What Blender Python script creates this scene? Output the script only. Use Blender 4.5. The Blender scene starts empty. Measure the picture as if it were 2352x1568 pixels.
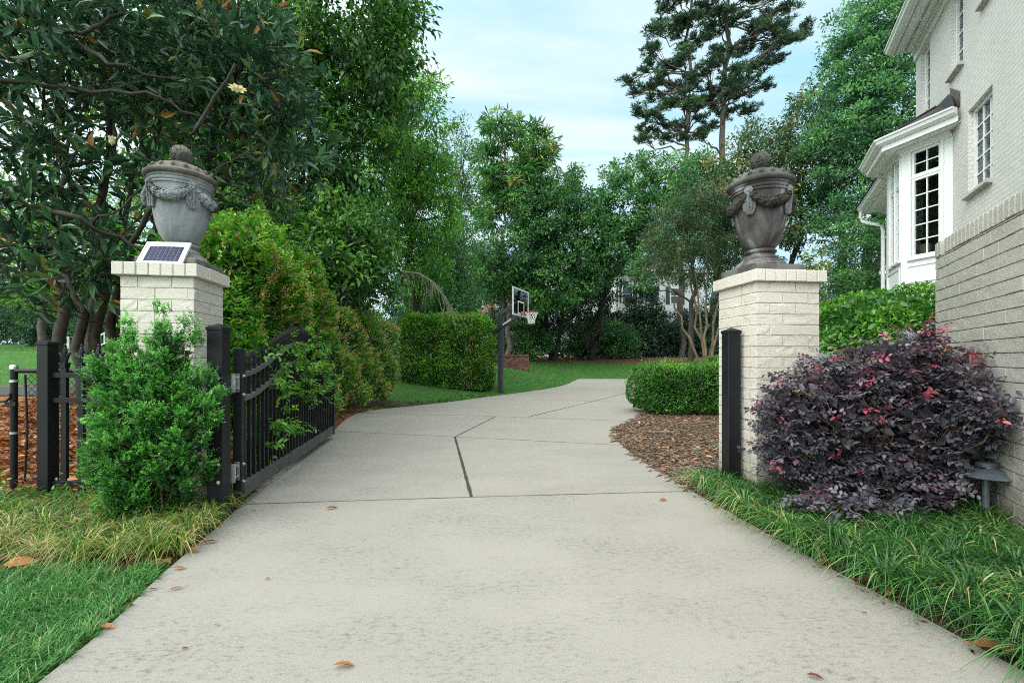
import bpy, math, random
import numpy as np
from mathutils import Vector, Matrix
R = math.radians
rng = np.random.default_rng(7)
random.seed(7)
scene = bpy.context.scene
col = scene.collection
F, CX, CY, CAMH = 1045.0, 1176.0, 828.0, 1.2

def at(x, y, Z):
    """point seen at (x, y) of the 2352 px wide photograph, Z metres in front of the camera"""
    return np.array([(x - CX) / F * Z, Z, CAMH + (CY - y) / F * Z])

def ax(x, Z):
    return (x - CX) / F * Z

# ------------------------------------------------------------------ object helpers
def tag(o, label=None, cat=None, group=None, kind=None):
    if label: o['label'] = label
    if cat: o['category'] = cat
    if group: o['group'] = group
    if kind: o['kind'] = kind
    return o

def thing(name, label, cat, loc=(0, 0, 0), rotz=0.0, group=None, kind=None):
    o = bpy.data.objects.new(name, None)
    o.empty_display_size = 0.2
    col.objects.link(o)
    o.location = loc
    o.rotation_euler = (0, 0, rotz)
    return tag(o, label, cat, group, kind)

def link_mesh(name, me, mat, parent):
    o = bpy.data.objects.new(name, me)
    col.objects.link(o)
    if parent is not None: o.parent = parent
    mats = mat if isinstance(mat, (list, tuple)) else [mat]
    for m in mats: me.materials.append(m)
    return o

class MB:
    """collects shapes and links them as one mesh object"""
    def __init__(self):
        self.v, self.f, self.M, self.mi, self.uv, self.cur = [], [], None, [], {}, 0
    def add(self, verts, faces):
        b = len(self.v)
        for p in verts:
            p = Vector(p)
            if self.M is not None: p = self.M @ p
            self.v.append(p)
        for f in faces:
            self.f.append([b + i for i in f]); self.mi.append(self.cur)
        return self
    def box(self, c, s, rz=0.0, rx=0.0, ry=0.0, bev=0.0):
        hx, hy, hz = s[0] / 2, s[1] / 2, s[2] / 2
        if bev <= 0:
            vs = [(x, y, z) for x in (-hx, hx) for y in (-hy, hy) for z in (-hz, hz)]
            fs = [(0, 1, 3, 2), (4, 6, 7, 5), (0, 4, 5, 1), (2, 3, 7, 6), (0, 2, 6, 4), (1, 5, 7, 3)]
        else:
            b = min(bev, hx * .9, hy * .9, hz * .9)
            vs, idx = [], {}
            for sx in (-1, 1):
                for sy in (-1, 1):
                    for sz in (-1, 1):
                        for k in range(3):
                            p = [sx * (hx - b), sy * (hy - b), sz * (hz - b)]
                            p[k] = (sx * hx, sy * hy, sz * hz)[k]
                            idx[(sx, sy, sz, k)] = len(vs); vs.append(tuple(p))
            fs = []
            for k in range(3):
                a, c2 = [(1, 2), (2, 0), (0, 1)][k]
                for s_ in (-1, 1):
                    q = []
                    for (u, w) in ((-1, -1), (1, -1), (1, 1), (-1, 1)):
                        t = [0, 0, 0]; t[k] = s_; t[a] = u; t[c2] = w
                        q.append(idx[(t[0], t[1], t[2], k)])
                    fs.append(q if s_ > 0 else q[::-1])
            for k in range(3):
                a, c2 = [(1, 2), (2, 0), (0, 1)][k]
                for u in (-1, 1):
                    for w in (-1, 1):
                        def g(e, kk):
                            t = [0, 0, 0]; t[k] = e; t[a] = u; t[c2] = w
                            return idx[(t[0], t[1], t[2], kk)]
                        q = [g(-1, a), g(1, a), g(1, c2), g(-1, c2)]
                        fs.append(q if u * w < 0 else q[::-1])
            for sx in (-1, 1):
                for sy in (-1, 1):
                    for sz in (-1, 1):
                        q = [idx[(sx, sy, sz, k)] for k in range(3)]
                        fs.append(q if sx * sy * sz > 0 else q[::-1])
        m = Matrix.Translation(Vector(c)) @ Matrix.Rotation(rz, 4, 'Z') @ Matrix.Rotation(ry, 4, 'Y') @ Matrix.Rotation(rx, 4, 'X')
        return self.add([m @ Vector(p) for p in vs], fs)
    def bar(self, p, q, w, h, up=(0, 0, 1)):
        p, q = Vector(p), Vector(q)
        d = (q - p); L = d.length; d.normalize()
        s = d.cross(Vector(up)); s.normalize(); u = s.cross(d)
        vs = []
        for e in (p, q):
            for a, b in ((-1, -1), (1, -1), (1, 1), (-1, 1)):
                vs.append(e + s * (a * w / 2) + u * (b * h / 2))
        return self.add(vs, [(3, 2, 1, 0), (4, 5, 6, 7), (0, 1, 5, 4), (1, 2, 6, 5), (2, 3, 7, 6), (3, 0, 4, 7)])
    def tube(self, pts, radii, n=8, caps=True):
        pts = [Vector(p) for p in pts]
        if not hasattr(radii, '__len__'): radii = [radii] * len(pts)
        vs, fs = [], []
        ref = Vector((0.13, 0.31, 1)).normalized()
        for i, p in enumerate(pts):
            d = (pts[min(i + 1, len(pts) - 1)] - pts[max(i - 1, 0)])
            if d.length < 1e-9: d = Vector((0, 0, 1))
            d.normalize()
            if abs(d.dot(ref)) > .97: r0 = Vector((1, 0, 0))
            else: r0 = ref
            s = d.cross(r0).normalized(); u = d.cross(s)
            for k in range(n):
                a = 2 * math.pi * k / n
                vs.append(p + (s * math.cos(a) + u * math.sin(a)) * radii[i])
        for i in range(len(pts) - 1):
            for k in range(n):
                a, b = i * n + k, i * n + (k + 1) % n
                fs.append((a, b, b + n, a + n))
        if caps:
            fs.append(tuple(range(n))[::-1]); fs.append(tuple(range((len(pts) - 1) * n, len(pts) * n)))
        return self.add(vs, fs)
    def lathe(self, prof, n=48, c=(0, 0, 0), mod=None):
        vs, fs = [], []
        for (r, z) in prof:
            for k in range(n):
                a = 2 * math.pi * k / n
                rr = r * (mod(a, z) if mod else 1)
                vs.append((c[0] + rr * math.cos(a), c[1] + rr * math.sin(a), c[2] + z))
        for i in range(len(prof) - 1):
            for k in range(n):
                a, b = i * n + k, i * n + (k + 1) % n
                fs.append((a, b, b + n, a + n))
        fs.append(tuple(range(n))[::-1]); fs.append(tuple(range((len(prof) - 1) * n, len(prof) * n)))
        return self.add(vs, fs)
    def ball(self, c, r, n=10, m=7):
        rx, ry, rz = r if hasattr(r, '__len__') else (r, r, r)
        prof = []
        vs, fs = [], []
        for i in range(m + 1):
            t = math.pi * i / m
            for k in range(n):
                a = 2 * math.pi * k / n
                vs.append((c[0] + rx * math.sin(t) * math.cos(a), c[1] + ry * math.sin(t) * math.sin(a), c[2] - rz * math.cos(t)))
        for i in range(m):
            for k in range(n):
                a, b = i * n + k, i * n + (k + 1) % n
                fs.append((a, b, b + n, a + n))
        return self.add(vs, fs)
    def prism(self, poly, z0, z1):
        n = len(poly)
        vs = [(p[0], p[1], z0) for p in poly] + [(p[0], p[1], z1) for p in poly]
        fs = [tuple(range(n))[::-1], tuple(range(n, 2 * n))] + [(i, (i + 1) % n, n + (i + 1) % n, n + i) for i in range(n)]
        return self.add(vs, fs)
    def build(self, name, mat, parent=None, smooth=False, uvf=None, origin=None):
        me = bpy.data.meshes.new(name)
        vv = self.v if origin is None else [p - Vector(origin) for p in self.v]
        me.from_pydata([tuple(p) for p in vv], [], self.f)
        if isinstance(mat, (list, tuple)): me.polygons.foreach_set('material_index', self.mi)
        if smooth:
            me.polygons.foreach_set('use_smooth', [True] * len(self.f))
            try: me.set_sharp_from_angle(angle=R(40))
            except Exception: pass
        if uvf:
            uvl = me.uv_layers.new(name='UVMap')
            for lp in me.loops:
                uvl.data[lp.index].uv = uvf(self.v[lp.vertex_index])
        me.update()
        return link_mesh(name, me, mat, parent)

def np_mesh(name, V, Tri, mat, parent=None, tint=None, smooth=False, k=3):
    """fast triangle / quad mesh from numpy arrays"""
    me = bpy.data.meshes.new(name)
    n, m = len(V), len(Tri)
    me.vertices.add(n); me.vertices.foreach_set('co', np.ascontiguousarray(V, dtype=np.float32).ravel())
    me.loops.add(m * k); me.loops.foreach_set('vertex_index', np.ascontiguousarray(Tri, dtype=np.int32).ravel())
    me.polygons.add(m)
    me.polygons.foreach_set('loop_start', np.arange(0, m * k, k, dtype=np.int32))
    me.polygons.foreach_set('loop_total', np.full(m, k, dtype=np.int32))
    if smooth: me.polygons.foreach_set('use_smooth', np.ones(m, dtype=bool))
    me.update(calc_edges=True)
    if tint is not None:
        a = me.attributes.new('tint', 'FLOAT', 'POINT')
        a.data.foreach_set('value', np.ascontiguousarray(tint, dtype=np.float32))
    return link_mesh(name, me, mat, parent)

# ------------------------------------------------------------------ materials
def newmat(name):
    m = bpy.data.materials.new(name); m.use_nodes = True
    nt = m.node_tree
    return m, nt, nt.nodes['Principled BSDF'], nt.nodes['Material Output']

def N(nt, t, **kw):
    n = nt.nodes.new(t)
    for k, v in kw.items():
        if hasattr(n, k) and not k.startswith('in_'): setattr(n, k, v)
    return n

def setin(n, **kw):
    for k, v in kw.items(): n.inputs[k.replace('_', ' ')].default_value = v

def ramp(nt, stops, fac=None, interp='LINEAR'):
    r = nt.nodes.new('ShaderNodeValToRGB'); e = r.color_ramp.elements
    r.color_ramp.interpolation = interp
    while len(e) < len(stops): e.new(.5)
    for i, (p, c) in enumerate(stops):
        e[i].position = p; e[i].color = (c[0], c[1], c[2], 1)
    if fac is not None: nt.links.new(fac, r.inputs[0])
    return r

def noise(nt, scale, detail=4, rough=.55, coord=None, dist=0, stretch=None):
    n = nt.nodes.new('ShaderNodeTexNoise')
    n.inputs['Scale'].default_value = scale; n.inputs['Detail'].default_value = detail
    n.inputs['Roughness'].default_value = rough; n.inputs['Distortion'].default_value = dist
    if coord is None:
        tc = nt.nodes.new('ShaderNodeNewGeometry'); coord = tc.outputs['Position']
    if stretch is not None:
        mp = nt.nodes.new('ShaderNodeMapping'); mp.inputs['Scale'].default_value = stretch
        nt.links.new(coord, mp.inputs['Vector']); coord = mp.outputs['Vector']
    nt.links.new(coord, n.inputs['Vector'])
    return n

def mixc(nt, a, b, fac, mode='MIX'):
    m = nt.nodes.new('ShaderNodeMix'); m.data_type = 'RGBA'; m.blend_type = mode
    for s, v in ((m.inputs[6], a), (m.inputs[7], b)):
        if isinstance(v, (tuple, list)): s.default_value = (v[0], v[1], v[2], 1)
        else: nt.links.new(v, s)
    if isinstance(fac, (int, float)): m.inputs[0].default_value = fac
    else: nt.links.new(fac, m.inputs[0])
    return m.outputs[2]

def math_(nt, op, a, b=None, clamp=False):
    m = nt.nodes.new('ShaderNodeMath'); m.operation = op; m.use_clamp = clamp
    for i, v in enumerate((a, b)):
        if v is None: continue
        if isinstance(v, (int, float)): m.inputs[i].default_value = v
        else: nt.links.new(v, m.inputs[i])
    return m.outputs[0]

def bump(nt, h, strength, dist, bsdf, prev=None):
    b = nt.nodes.new('ShaderNodeBump')
    b.inputs['Strength'].default_value = strength; b.inputs['Distance'].default_value = dist
    nt.links.new(h, b.inputs['Height'])
    if prev is not None: nt.links.new(prev, b.inputs['Normal'])
    if bsdf is not None: nt.links.new(b.outputs[0], bsdf.inputs['Normal'])
    return b.outputs[0]

def plain(name, c, rough=.5, metal=0.0, var=.12, vscale=6.0, bumpy=0.0, bscale=60, spec=.5):
    m, nt, b, o = newmat(name)
    n = noise(nt, vscale, 5)
    d = tuple(x * (1 - var) for x in c); l = tuple(min(1, x * (1 + var)) for x in c)
    r = ramp(nt, [(.3, d), (.7, l)], n.outputs[0])
    nt.links.new(r.outputs[0], b.inputs['Base Color'])
    b.inputs['Roughness'].default_value = rough; b.inputs['Metallic'].default_value = metal
    b.inputs['Specular IOR Level'].default_value = spec
    if bumpy: bump(nt, noise(nt, bscale, 5, .6).outputs[0], bumpy, .004, b)
    return m

def leafmat(name, stops, rough=.45, trans=.3, spec=.4, tcol=None, patch=.25, pscale=1.2):
    """foliage: colour from each leaf's own tint, thin-leaf translucency"""
    m, nt, b, o = newmat(name)
    a = nt.nodes.new('ShaderNodeAttribute'); a.attribute_name = 'tint'
    r = ramp(nt, stops, a.outputs['Fac'])
    n = noise(nt, pscale, 3)
    hsv = nt.nodes.new('ShaderNodeHueSaturation')
    nt.links.new(r.outputs[0], hsv.inputs['Color'])
    mr = nt.nodes.new('ShaderNodeMapRange'); mr.inputs[1].default_value = .3; mr.inputs[2].default_value = .7
    mr.inputs[3].default_value = 1 - patch; mr.inputs[4].default_value = 1 + patch
    nt.links.new(n.outputs[0], mr.inputs[0]); nt.links.new(mr.outputs[0], hsv.inputs['Value'])
    nt.links.new(hsv.outputs[0], b.inputs['Base Color'])
    b.inputs['Roughness'].default_value = rough; b.inputs['Specular IOR Level'].default_value = spec
    t = nt.nodes.new('ShaderNodeBsdfTranslucent')
    tc = mixc(nt, hsv.outputs[0], tcol or (.6, .9, .12), .8 if tcol is None else .5, 'MULTIPLY')
    g = nt.nodes.new('ShaderNodeHueSaturation'); g.inputs['Value'].default_value = 2.0
    nt.links.new(hsv.outputs[0] if tcol is None else tc, g.inputs['Color'])
    nt.links.new(g.outputs[0], t.inputs['Color'])
    mx = nt.nodes.new('ShaderNodeMixShader'); mx.inputs[0].default_value = trans
    nt.links.new(b.outputs[0], mx.inputs[1]); nt.links.new(t.outputs[0], mx.inputs[2])
    nt.links.new(mx.outputs[0], o.inputs['Surface'])
    return m

# ------------------------------------------------------------------ foliage builders
def unit(a):
    return a / np.maximum(np.linalg.norm(a, axis=-1, keepdims=True), 1e-9)

LEAFQ = (np.array([(0, 0, 0), (.45, .5, .10), (1, 0, -.10), (.45, -.5, .10)]), np.array([(0, 1, 2), (0, 2, 3)][::1]))
LEAFM = (np.array([(0, 0, 0), (.32, .42, .09), (.70, .36, .05), (1, 0, -.14), (.70, -.36, .05), (.32, -.42, .09), (.45, 0, .0)]),
         np.array([(0, 6, 1), (1, 6, 2), (2, 6, 3), (3, 6, 4), (4, 6, 5), (5, 6, 0)]))
def leaf_arrays(P, D, Nn, L, W, tint, shape=LEAFQ):
    T, tri = shape
    D = unit(D); S = unit(np.cross(D, Nn)); U = np.cross(S, D)
    L = np.broadcast_to(L, (len(P),)); W = np.broadcast_to(W, (len(P),))
    V = P[:, None] + T[None, :, 0, None] * (L[:, None, None] * D[:, None]) + T[None, :, 1, None] * (W[:, None, None] * S[:, None]) \
        + T[None, :, 2, None] * (L[:, None, None] * U[:, None])
    k = len(T)
    F_ = tri[None] + (np.arange(len(P)) * k)[:, None, None]
    return V.reshape(-1, 3), F_.reshape(-1, 3), np.repeat(np.clip(tint, 0, 1), k)

def leaves_obj(name, parts, mat, parent, origin=(0, 0, 0)):
    Vs, Fs, Ts, b = [], [], [], 0
    for V, F_, t in parts:
        Vs.append(V); Fs.append(F_ + b); Ts.append(t); b += len(V)
    return np_mesh(name, np.concatenate(Vs) - np.array(origin), np.concatenate(Fs), mat, parent, np.concatenate(Ts))

def rand_unit(n, g=rng):
    return unit(g.normal(size=(n, 3)))

def blades_arrays(P, H, Wd, lean, tint, seg=4, g=rng, droop=1.0):
    """grass blades: arching strips, lean = horizontal vector reached at the tip"""
    n = len(P)
    ts = np.linspace(0, 1, seg + 1)
    la = unit(np.concatenate([lean, np.zeros((n, 1))], 1) + 1e-6)
    S = np.stack([-la[:, 1], la[:, 0], np.zeros(n)], 1)
    # twist the strips a little so that some show edge-on
    tw = g.uniform(-.9, .9, n)[:, None]
    S = unit(S * np.cos(tw) + la * np.sin(tw))
    V = np.zeros((n, 2 * seg + 1, 3))
    for j, t in enumerate(ts):
        c = P + np.concatenate([lean * (t ** 1.6), np.zeros((n, 1))], 1)
        c = c.copy(); c[:, 2] += H * (t * (1 - .45 * droop * t * t) if droop else t)
        w = Wd * (1 - t ** 2) * .5
        if j < seg:
            V[:, 2 * j] = c - S * w[:, None]; V[:, 2 * j + 1] = c + S * w[:, None]
        else: V[:, 2 * seg] = c
    tri = []
    for j in range(seg - 1):
        a = 2 * j
        tri += [(a, a + 1, a + 3), (a, a + 3, a + 2)]
    a = 2 * (seg - 1); tri.append((a, a + 1, a + 2))
    tri = np.array(tri)
    F_ = tri[None] + (np.arange(n) * (2 * seg + 1))[:, None, None]
    return V.reshape(-1, 3), F_.reshape(-1, 3), np.repeat(np.clip(tint, 0, 1), 2 * seg + 1)

def tubes_arrays(paths, n=5):
    """paths: list of (pts(k,3), radii(k)) -> quads"""
    Vs, Fs, b = [], [], 0
    for pts, rad in paths:
        pts = np.asarray(pts, float); rad = np.asarray(rad, float); k = len(pts)
        d = np.zeros_like(pts); d[1:-1] = pts[2:] - pts[:-2]; d[0] = pts[1] - pts[0]; d[-1] = pts[-1] - pts[-2]
        d = unit(d)
        ref = np.where(np.abs(d[:, 2:3]) > .9, np.array([[1., 0, 0]]), np.array([[0, 0, 1.]]))
        s = unit(np.cross(d, ref)); u = np.cross(d, s)
        a = np.linspace(0, 2 * np.pi, n, endpoint=False)
        V = pts[:, None] + rad[:, None, None] * (s[:, None] * np.cos(a)[None, :, None] + u[:, None] * np.sin(a)[None, :, None])
        Vs.append(V.reshape(-1, 3))
        i = np.arange(k - 1)[:, None] * n; j = np.arange(n)[None]
        q = np.stack([i + j, i + (j + 1) % n, i + n + (j + 1) % n, i + n + j], -1).reshape(-1, 4)
        Fs.append(q + b); b += k * n
    return np.concatenate(Vs), np.concatenate(Fs)

def curve_pts(p, q, sag, k, g, wob):
    p, q = np.asarray(p, float), np.asarray(q, float)
    t = np.linspace(0, 1, k)[:, None]
    L = np.linalg.norm(q - p)
    pts = p + (q - p) * t
    pts[:, 2] += (sag * L * 4 * t * (1 - t))[:, 0]
    w = g.normal(size=(k, 3)) * wob * L; w[0] = 0; w[-1] = 0
    return pts + w

def tree(name, label, base, trunk_r, lobes, n_cl, per, cl_r, leaf, mat, bark, seed, group=None, droop=.25, trunk_top=None, flat=.7,
         cat='tree', shape=LEAFQ, stems=None, limb_r=.35, whorl=False, lean=(0, 0), inner=.35, twig=True, limbs=14, extra=None, up=.6, out=.6, roundness=None):
    """trunk, limbs grown towards leaf clusters spread through the lobes, and a crown of separate leaves"""
    g = np.random.default_rng(seed)
    base = np.asarray(base, float)
    root = thing(name, label, cat, tuple(base), 0, group)
    lob = np.array([l[:6] for l in lobes], float)
    wgt = np.array([l[6] if len(l) > 6 else l[3] * l[4] * l[5] for l in lobes], float)
    ids = g.choice(len(lob), n_cl, p=wgt / wgt.sum())
    u = rand_unit(n_cl, g); rr = inner + (1 - inner) * g.random(n_cl) ** .6
    C = lob[ids, :3] + u * rr[:, None] * lob[ids, 3:6]
    keep = (C[:, 0] > (-320 - CX) / F * C[:, 1]) & (C[:, 0] < (2680 - CX) / F * C[:, 1]) & (C[:, 2] < CAMH + (CY + 260) / F * C[:, 1]) & (C[:, 2] > base[2] + .15)
    C, ids = C[keep], ids[keep]; n_cl = len(C)
    # skeleton
    zt = trunk_top if trunk_top is not None else lob[:, 2].max()
    tops = stems or [(lob[lob[:, 2].argmax(), 0] + lean[0], lob[lob[:, 2].argmax(), 1] + lean[1], zt)]
    paths, nodes, nrad = [], [], []
    for s, tp in enumerate(tops):
        off = np.zeros(3) if len(tops) == 1 else np.array([g.uniform(-1, 1) * trunk_r * 2.2, g.uniform(-1, 1) * trunk_r * 2.2, 0])
        pts = curve_pts(base + off - np.array([0, 0, .15]), tp, 0, 14, g, .010)
        rad = trunk_r * (1 - .82 * np.linspace(0, 1, 14)); rad[0] *= 1.2
        paths.append((pts, rad)); nodes.append(pts[3:]); nrad.append(rad[3:])
    nd = np.concatenate(nodes); nr = np.concatenate(nrad)
    order = g.permutation(n_cl)
    for rank, c in enumerate(order):
        if rank > limbs and not twig: break
        p = C[c]
        dd = np.linalg.norm(nd - p, axis=1) + np.maximum(0, nd[:, 2] - p[2] + .1 * np.linalg.norm(nd[:, :2] - p[:2], axis=1)) * 1.5
        if rank < limbs: dd = dd + np.where(nr < trunk_r * .25, 50, 0)
        k = dd.argmin()
        if np.linalg.norm(nd[k] - p) < .05: continue
        q = curve_pts(nd[k], p, .07 if rank < limbs else .03, 8 if rank < limbs else 5, g, .03)
        r0 = min(nr[k] * .7, trunk_r * limb_r) if rank < limbs else min(nr[k] * .6, trunk_r * .14)
        r1 = max(r0 * .22, .004)
        rad = np.linspace(r0, r1, len(q))
        paths.append((q, rad))
        if rank < limbs * 4: nd = np.concatenate([nd, q[1:]]); nr = np.concatenate([nr, rad[1:]])
    V, Fq = tubes_arrays(paths, 7)
    np_mesh('trunk', V - base, Fq, bark, root, smooth=True, k=4)
    # leaves
    L, W = leaf
    n = n_cl * per
    cid = np.repeat(np.arange(n_cl), per)
    v = rand_unit(n, g) * (g.random(n) ** .45)[:, None]
    csz = cl_r * g.uniform(.6, 1.35, n_cl)
    P = C[cid] + v * csz[cid][:, None] * np.array([1, 1, flat])
    outv = unit(C - lob[ids, :3])[cid]
    if whorl:
        D = unit(v + outv * .5 + np.array([0, 0, .1]))
        P = C[cid] + v * .05 + D * .02
    else:
        D = unit(outv * out + rand_unit(n, g) * .9 + v * .5 - np.array([0, 0, droop]))
    Nn = unit(np.array([0, 0, 1.0]) * up + outv * .35 + rand_unit(n, g) * .55)
    ct = g.normal(.5, .21, n_cl)
    tint = ct[cid] + g.normal(0, .14, n)
    s = g.uniform(.5, 1.4, n)
    parts = [leaf_arrays(P, D, Nn, L * s, W * s, tint, shape)]
    if extra: parts += extra(g, C, lob[ids])
    leaves_obj('crown', parts, mat, root, base)
    return root, C
# ------------------------------------------------------------------ camera, light, sky
cam_d = bpy.data.cameras.new('camera'); cam = bpy.data.objects.new('camera', cam_d); col.objects.link(cam)
cam.location = (0, 0, CAMH); cam.rotation_euler = (R(90), 0, 0)
cam_d.sensor_width = 36; cam_d.lens = 36 * F / 2352; cam_d.shift_y = 44 / 2352
cam_d.clip_start = .05; cam_d.clip_end = 2000
scene.camera = cam
SUN_EL, SUN_AZ = R(46), R(228)          # azimuth measured from +Y towards +X
sun_d = bpy.data.lights.new('sun', 'SUN'); sun = bpy.data.objects.new('sun', sun_d); col.objects.link(sun)
sun_d.energy = 1.5; sun_d.angle = R(35); sun_d.color = (1, .93, .83)
sdir = Vector((math.sin(SUN_AZ) * math.cos(SUN_EL), math.cos(SUN_AZ) * math.cos(SUN_EL), math.sin(SUN_EL)))
sun.rotation_euler = sdir.to_track_quat('Z', 'Y').to_euler()
sun.location = sdir * 60
w = bpy.data.worlds.new('World'); scene.world = w; w.use_nodes = True
nt = w.node_tree; bg = nt.nodes['Background']
sky = nt.nodes.new('ShaderNodeTexSky'); sky.sky_type = 'NISHITA'; sky.sun_disc = False
sky.sun_elevation = SUN_EL; sky.sun_rotation = SUN_AZ; sky.altitude = 200; sky.air_density = 1.0; sky.dust_density = .6; sky.ozone_density = 1.2
tc = nt.nodes.new('ShaderNodeTexCoord')
sx = nt.nodes.new('ShaderNodeSeparateXYZ'); nt.links.new(tc.outputs['Generated'], sx.inputs[0])
zc = math_(nt, 'ADD', math_(nt, 'MAXIMUM', sx.outputs[2], 0.0), .22)
cb = nt.nodes.new('ShaderNodeCombineXYZ')
nt.links.new(math_(nt, 'DIVIDE', sx.outputs[0], zc), cb.inputs[0]); nt.links.new(math_(nt, 'DIVIDE', sx.outputs[1], zc), cb.inputs[1])
n1 = noise(nt, 1.0, 7, .55, cb.outputs[0], .6, (.75, 1.9, 1))
n2 = noise(nt, 3.4, 6, .6, cb.outputs[0], .4, (.6, 1.8, 1))
cl = math_(nt, 'ADD', math_(nt, 'MULTIPLY', n1.outputs[0], .7), math_(nt, 'MULTIPLY', n2.outputs[0], .3))
mk = nt.nodes.new('ShaderNodeMapRange'); mk.interpolation_type = 'SMOOTHSTEP'
mk.inputs[1].default_value = .40; mk.inputs[2].default_value = .64; mk.inputs[3].default_value = .88; mk.inputs[4].default_value = 1.0
nt.links.new(cl, mk.inputs[0])
# thicker, whiter veil towards the horizon
hz = nt.nodes.new('ShaderNodeMapRange'); hz.inputs[1].default_value = .0; hz.inputs[2].default_value = .38; hz.inputs[3].default_value = .75; hz.inputs[4].default_value = 0
nt.links.new(sx.outputs[2], hz.inputs[0])
cm = math_(nt, 'MAXIMUM', mk.outputs[0], hz.outputs[0])
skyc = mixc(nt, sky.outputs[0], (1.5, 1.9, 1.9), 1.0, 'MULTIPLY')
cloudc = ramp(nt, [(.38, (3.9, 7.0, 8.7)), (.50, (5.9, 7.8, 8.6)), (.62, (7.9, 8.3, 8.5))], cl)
# a veiled sky is brightest overhead and around the sun behind the veil
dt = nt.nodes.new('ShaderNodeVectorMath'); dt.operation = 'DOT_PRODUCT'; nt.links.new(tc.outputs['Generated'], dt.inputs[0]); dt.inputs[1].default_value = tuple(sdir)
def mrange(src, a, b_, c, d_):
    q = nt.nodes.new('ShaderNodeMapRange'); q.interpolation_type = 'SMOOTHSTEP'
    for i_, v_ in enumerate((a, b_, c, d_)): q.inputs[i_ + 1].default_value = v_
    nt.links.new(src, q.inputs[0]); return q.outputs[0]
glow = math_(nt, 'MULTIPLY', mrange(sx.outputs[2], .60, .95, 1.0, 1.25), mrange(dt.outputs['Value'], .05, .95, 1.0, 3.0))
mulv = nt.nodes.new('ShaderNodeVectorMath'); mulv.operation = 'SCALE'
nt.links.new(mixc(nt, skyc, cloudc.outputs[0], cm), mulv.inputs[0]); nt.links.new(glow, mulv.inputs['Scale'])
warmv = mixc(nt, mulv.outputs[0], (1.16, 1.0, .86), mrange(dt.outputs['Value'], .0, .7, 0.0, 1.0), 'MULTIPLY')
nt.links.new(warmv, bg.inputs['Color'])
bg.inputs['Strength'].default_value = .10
vs = scene.view_settings
scene.display_settings.display_device = 'sRGB'
vs.view_transform = 'Standard'; vs.look = 'None'; vs.gamma = 1; vs.exposure = 0.38; vs.use_curve_mapping = False
scene.cycles.max_bounces = 6; scene.cycles.diffuse_bounces = 2; scene.cycles.glossy_bounces = 2
scene.cycles.transmission_bounces = 3; scene.cycles.transparent_max_bounces = 6
scene.cycles.caustics_reflective = False; scene.cycles.caustics_refractive = False
scene.cycles.use_denoising = False
scene.cycles.pixel_filter_type = 'BLACKMAN_HARRIS'; scene.cycles.filter_width = 1.05

# ------------------------------------------------------------------ driveway outline (metres, camera at the origin looking along +Y)
DL = [(-1.7, -3), (-1.72, 0), (-1.77, 1.7), (-1.98, 2.6), (-2.17, 3.46), (-2.45, 4.5), (-2.75, 6), (-3.04, 7.7), (-3.4, 9.3), (-3.50, 10.4),
      (-3.2, 11.3), (-2.6, 12.1), (-1.6, 13.6), (-.6, 15.5), (.6, 17.6), (1.95, 20.5), (3.0, 24), (4.35, 29.9)]
DR = [(8.8, 29.9), (7.4, 26), (5.2, 18.4), (4.1, 14.4), (3.1, 11.4), (2.75, 9.7), (2.23, 8.83), (1.9, 8.2), (1.72, 7.6), (1.6, 7.0), (1.56, 6.3), (1.56, 5.3),
      (1.62, 4.5), (1.68, 4.0), (1.76, 3.3), (1.84, 2.66), (1.92, 2.17), (1.98, 1.76), (2.1, 1), (2.2, 0), (2.3, -3)]
def smooth_line(pts, k=5):
    P = np.array(pts, float); out = []
    for i in range(len(P) - 1):
        p0, p1, p2, p3 = P[max(i - 1, 0)], P[i], P[i + 1], P[min(i + 2, len(P) - 1)]
        for j in range(k):
            t = j / k
            out.append(.5 * ((2 * p1) + (-p0 + p2) * t + (2 * p0 - 5 * p1 + 4 * p2 - p3) * t * t + (-p0 + 3 * p1 - 3 * p2 + p3) * t ** 3))
    out.append(P[-1]); return np.array(out)
DLs, DRs = smooth_line(DL), smooth_line(DR)
DRIVE = np.concatenate([DLs, DRs])
def drive_dist(X, Y):
    """signed distance to the driveway outline, positive outside"""
    P = np.stack([X, Y], -1).reshape(-1, 2)
    A, B = DRIVE, np.roll(DRIVE, -1, 0)
    best = np.full(len(P), 1e9); inside = np.zeros(len(P), bool)
    for a, b in zip(A, B):
        d = b - a; t = np.clip(((P - a) @ d) / (d @ d), 0, 1)
        best = np.minimum(best, np.hypot(*(P - a - t[:, None] * d).T))
        cnd = (a[1] > P[:, 1]) != (b[1] > P[:, 1])
        if abs(b[1] - a[1]) > 1e-12:
            inside ^= cnd & (P[:, 0] < (b[0] - a[0]) * (P[:, 1] - a[1]) / (b[1] - a[1]) + a[0])
    return np.where(inside, -best, best).reshape(np.shape(X))
def sst(a, b, x):
    t = np.clip((x - a) / (b - a), 0, 1); return t * t * (3 - 2 * t)
def ground_z(X, Y):
    X, Y = np.asarray(X, float), np.asarray(Y, float)
    d = drive_dist(X, Y); dp = np.maximum(0, d - .25)
    bank = .165 * dp; bank = np.where(bank > 1.45, 1.45 + (bank - 1.35) * .06, bank)
    zf = bank * sst(12.5, 17.5, Y)
    # planted bank on the far right of the court
    rb = np.minimum(.34 * np.maximum(0, d - .6), 1.15) * sst(11.3, 15, Y) * sst(2.5, 3.6, X) * (1 - sst(24, 30, Y))
    lft = .105 * np.maximum(0, Y - 6); lft = np.where(lft > 2.2, 2.2 + (lft - 2.2) * .05, lft) * (1 - sst(-6.3, -4.6, X))
    z = np.maximum(np.maximum(zf, rb), lft)
    return np.where(d < -.06, -.10, np.where(d < 0, -.012 - .088 * (-d / .06), z - .012))
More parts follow.
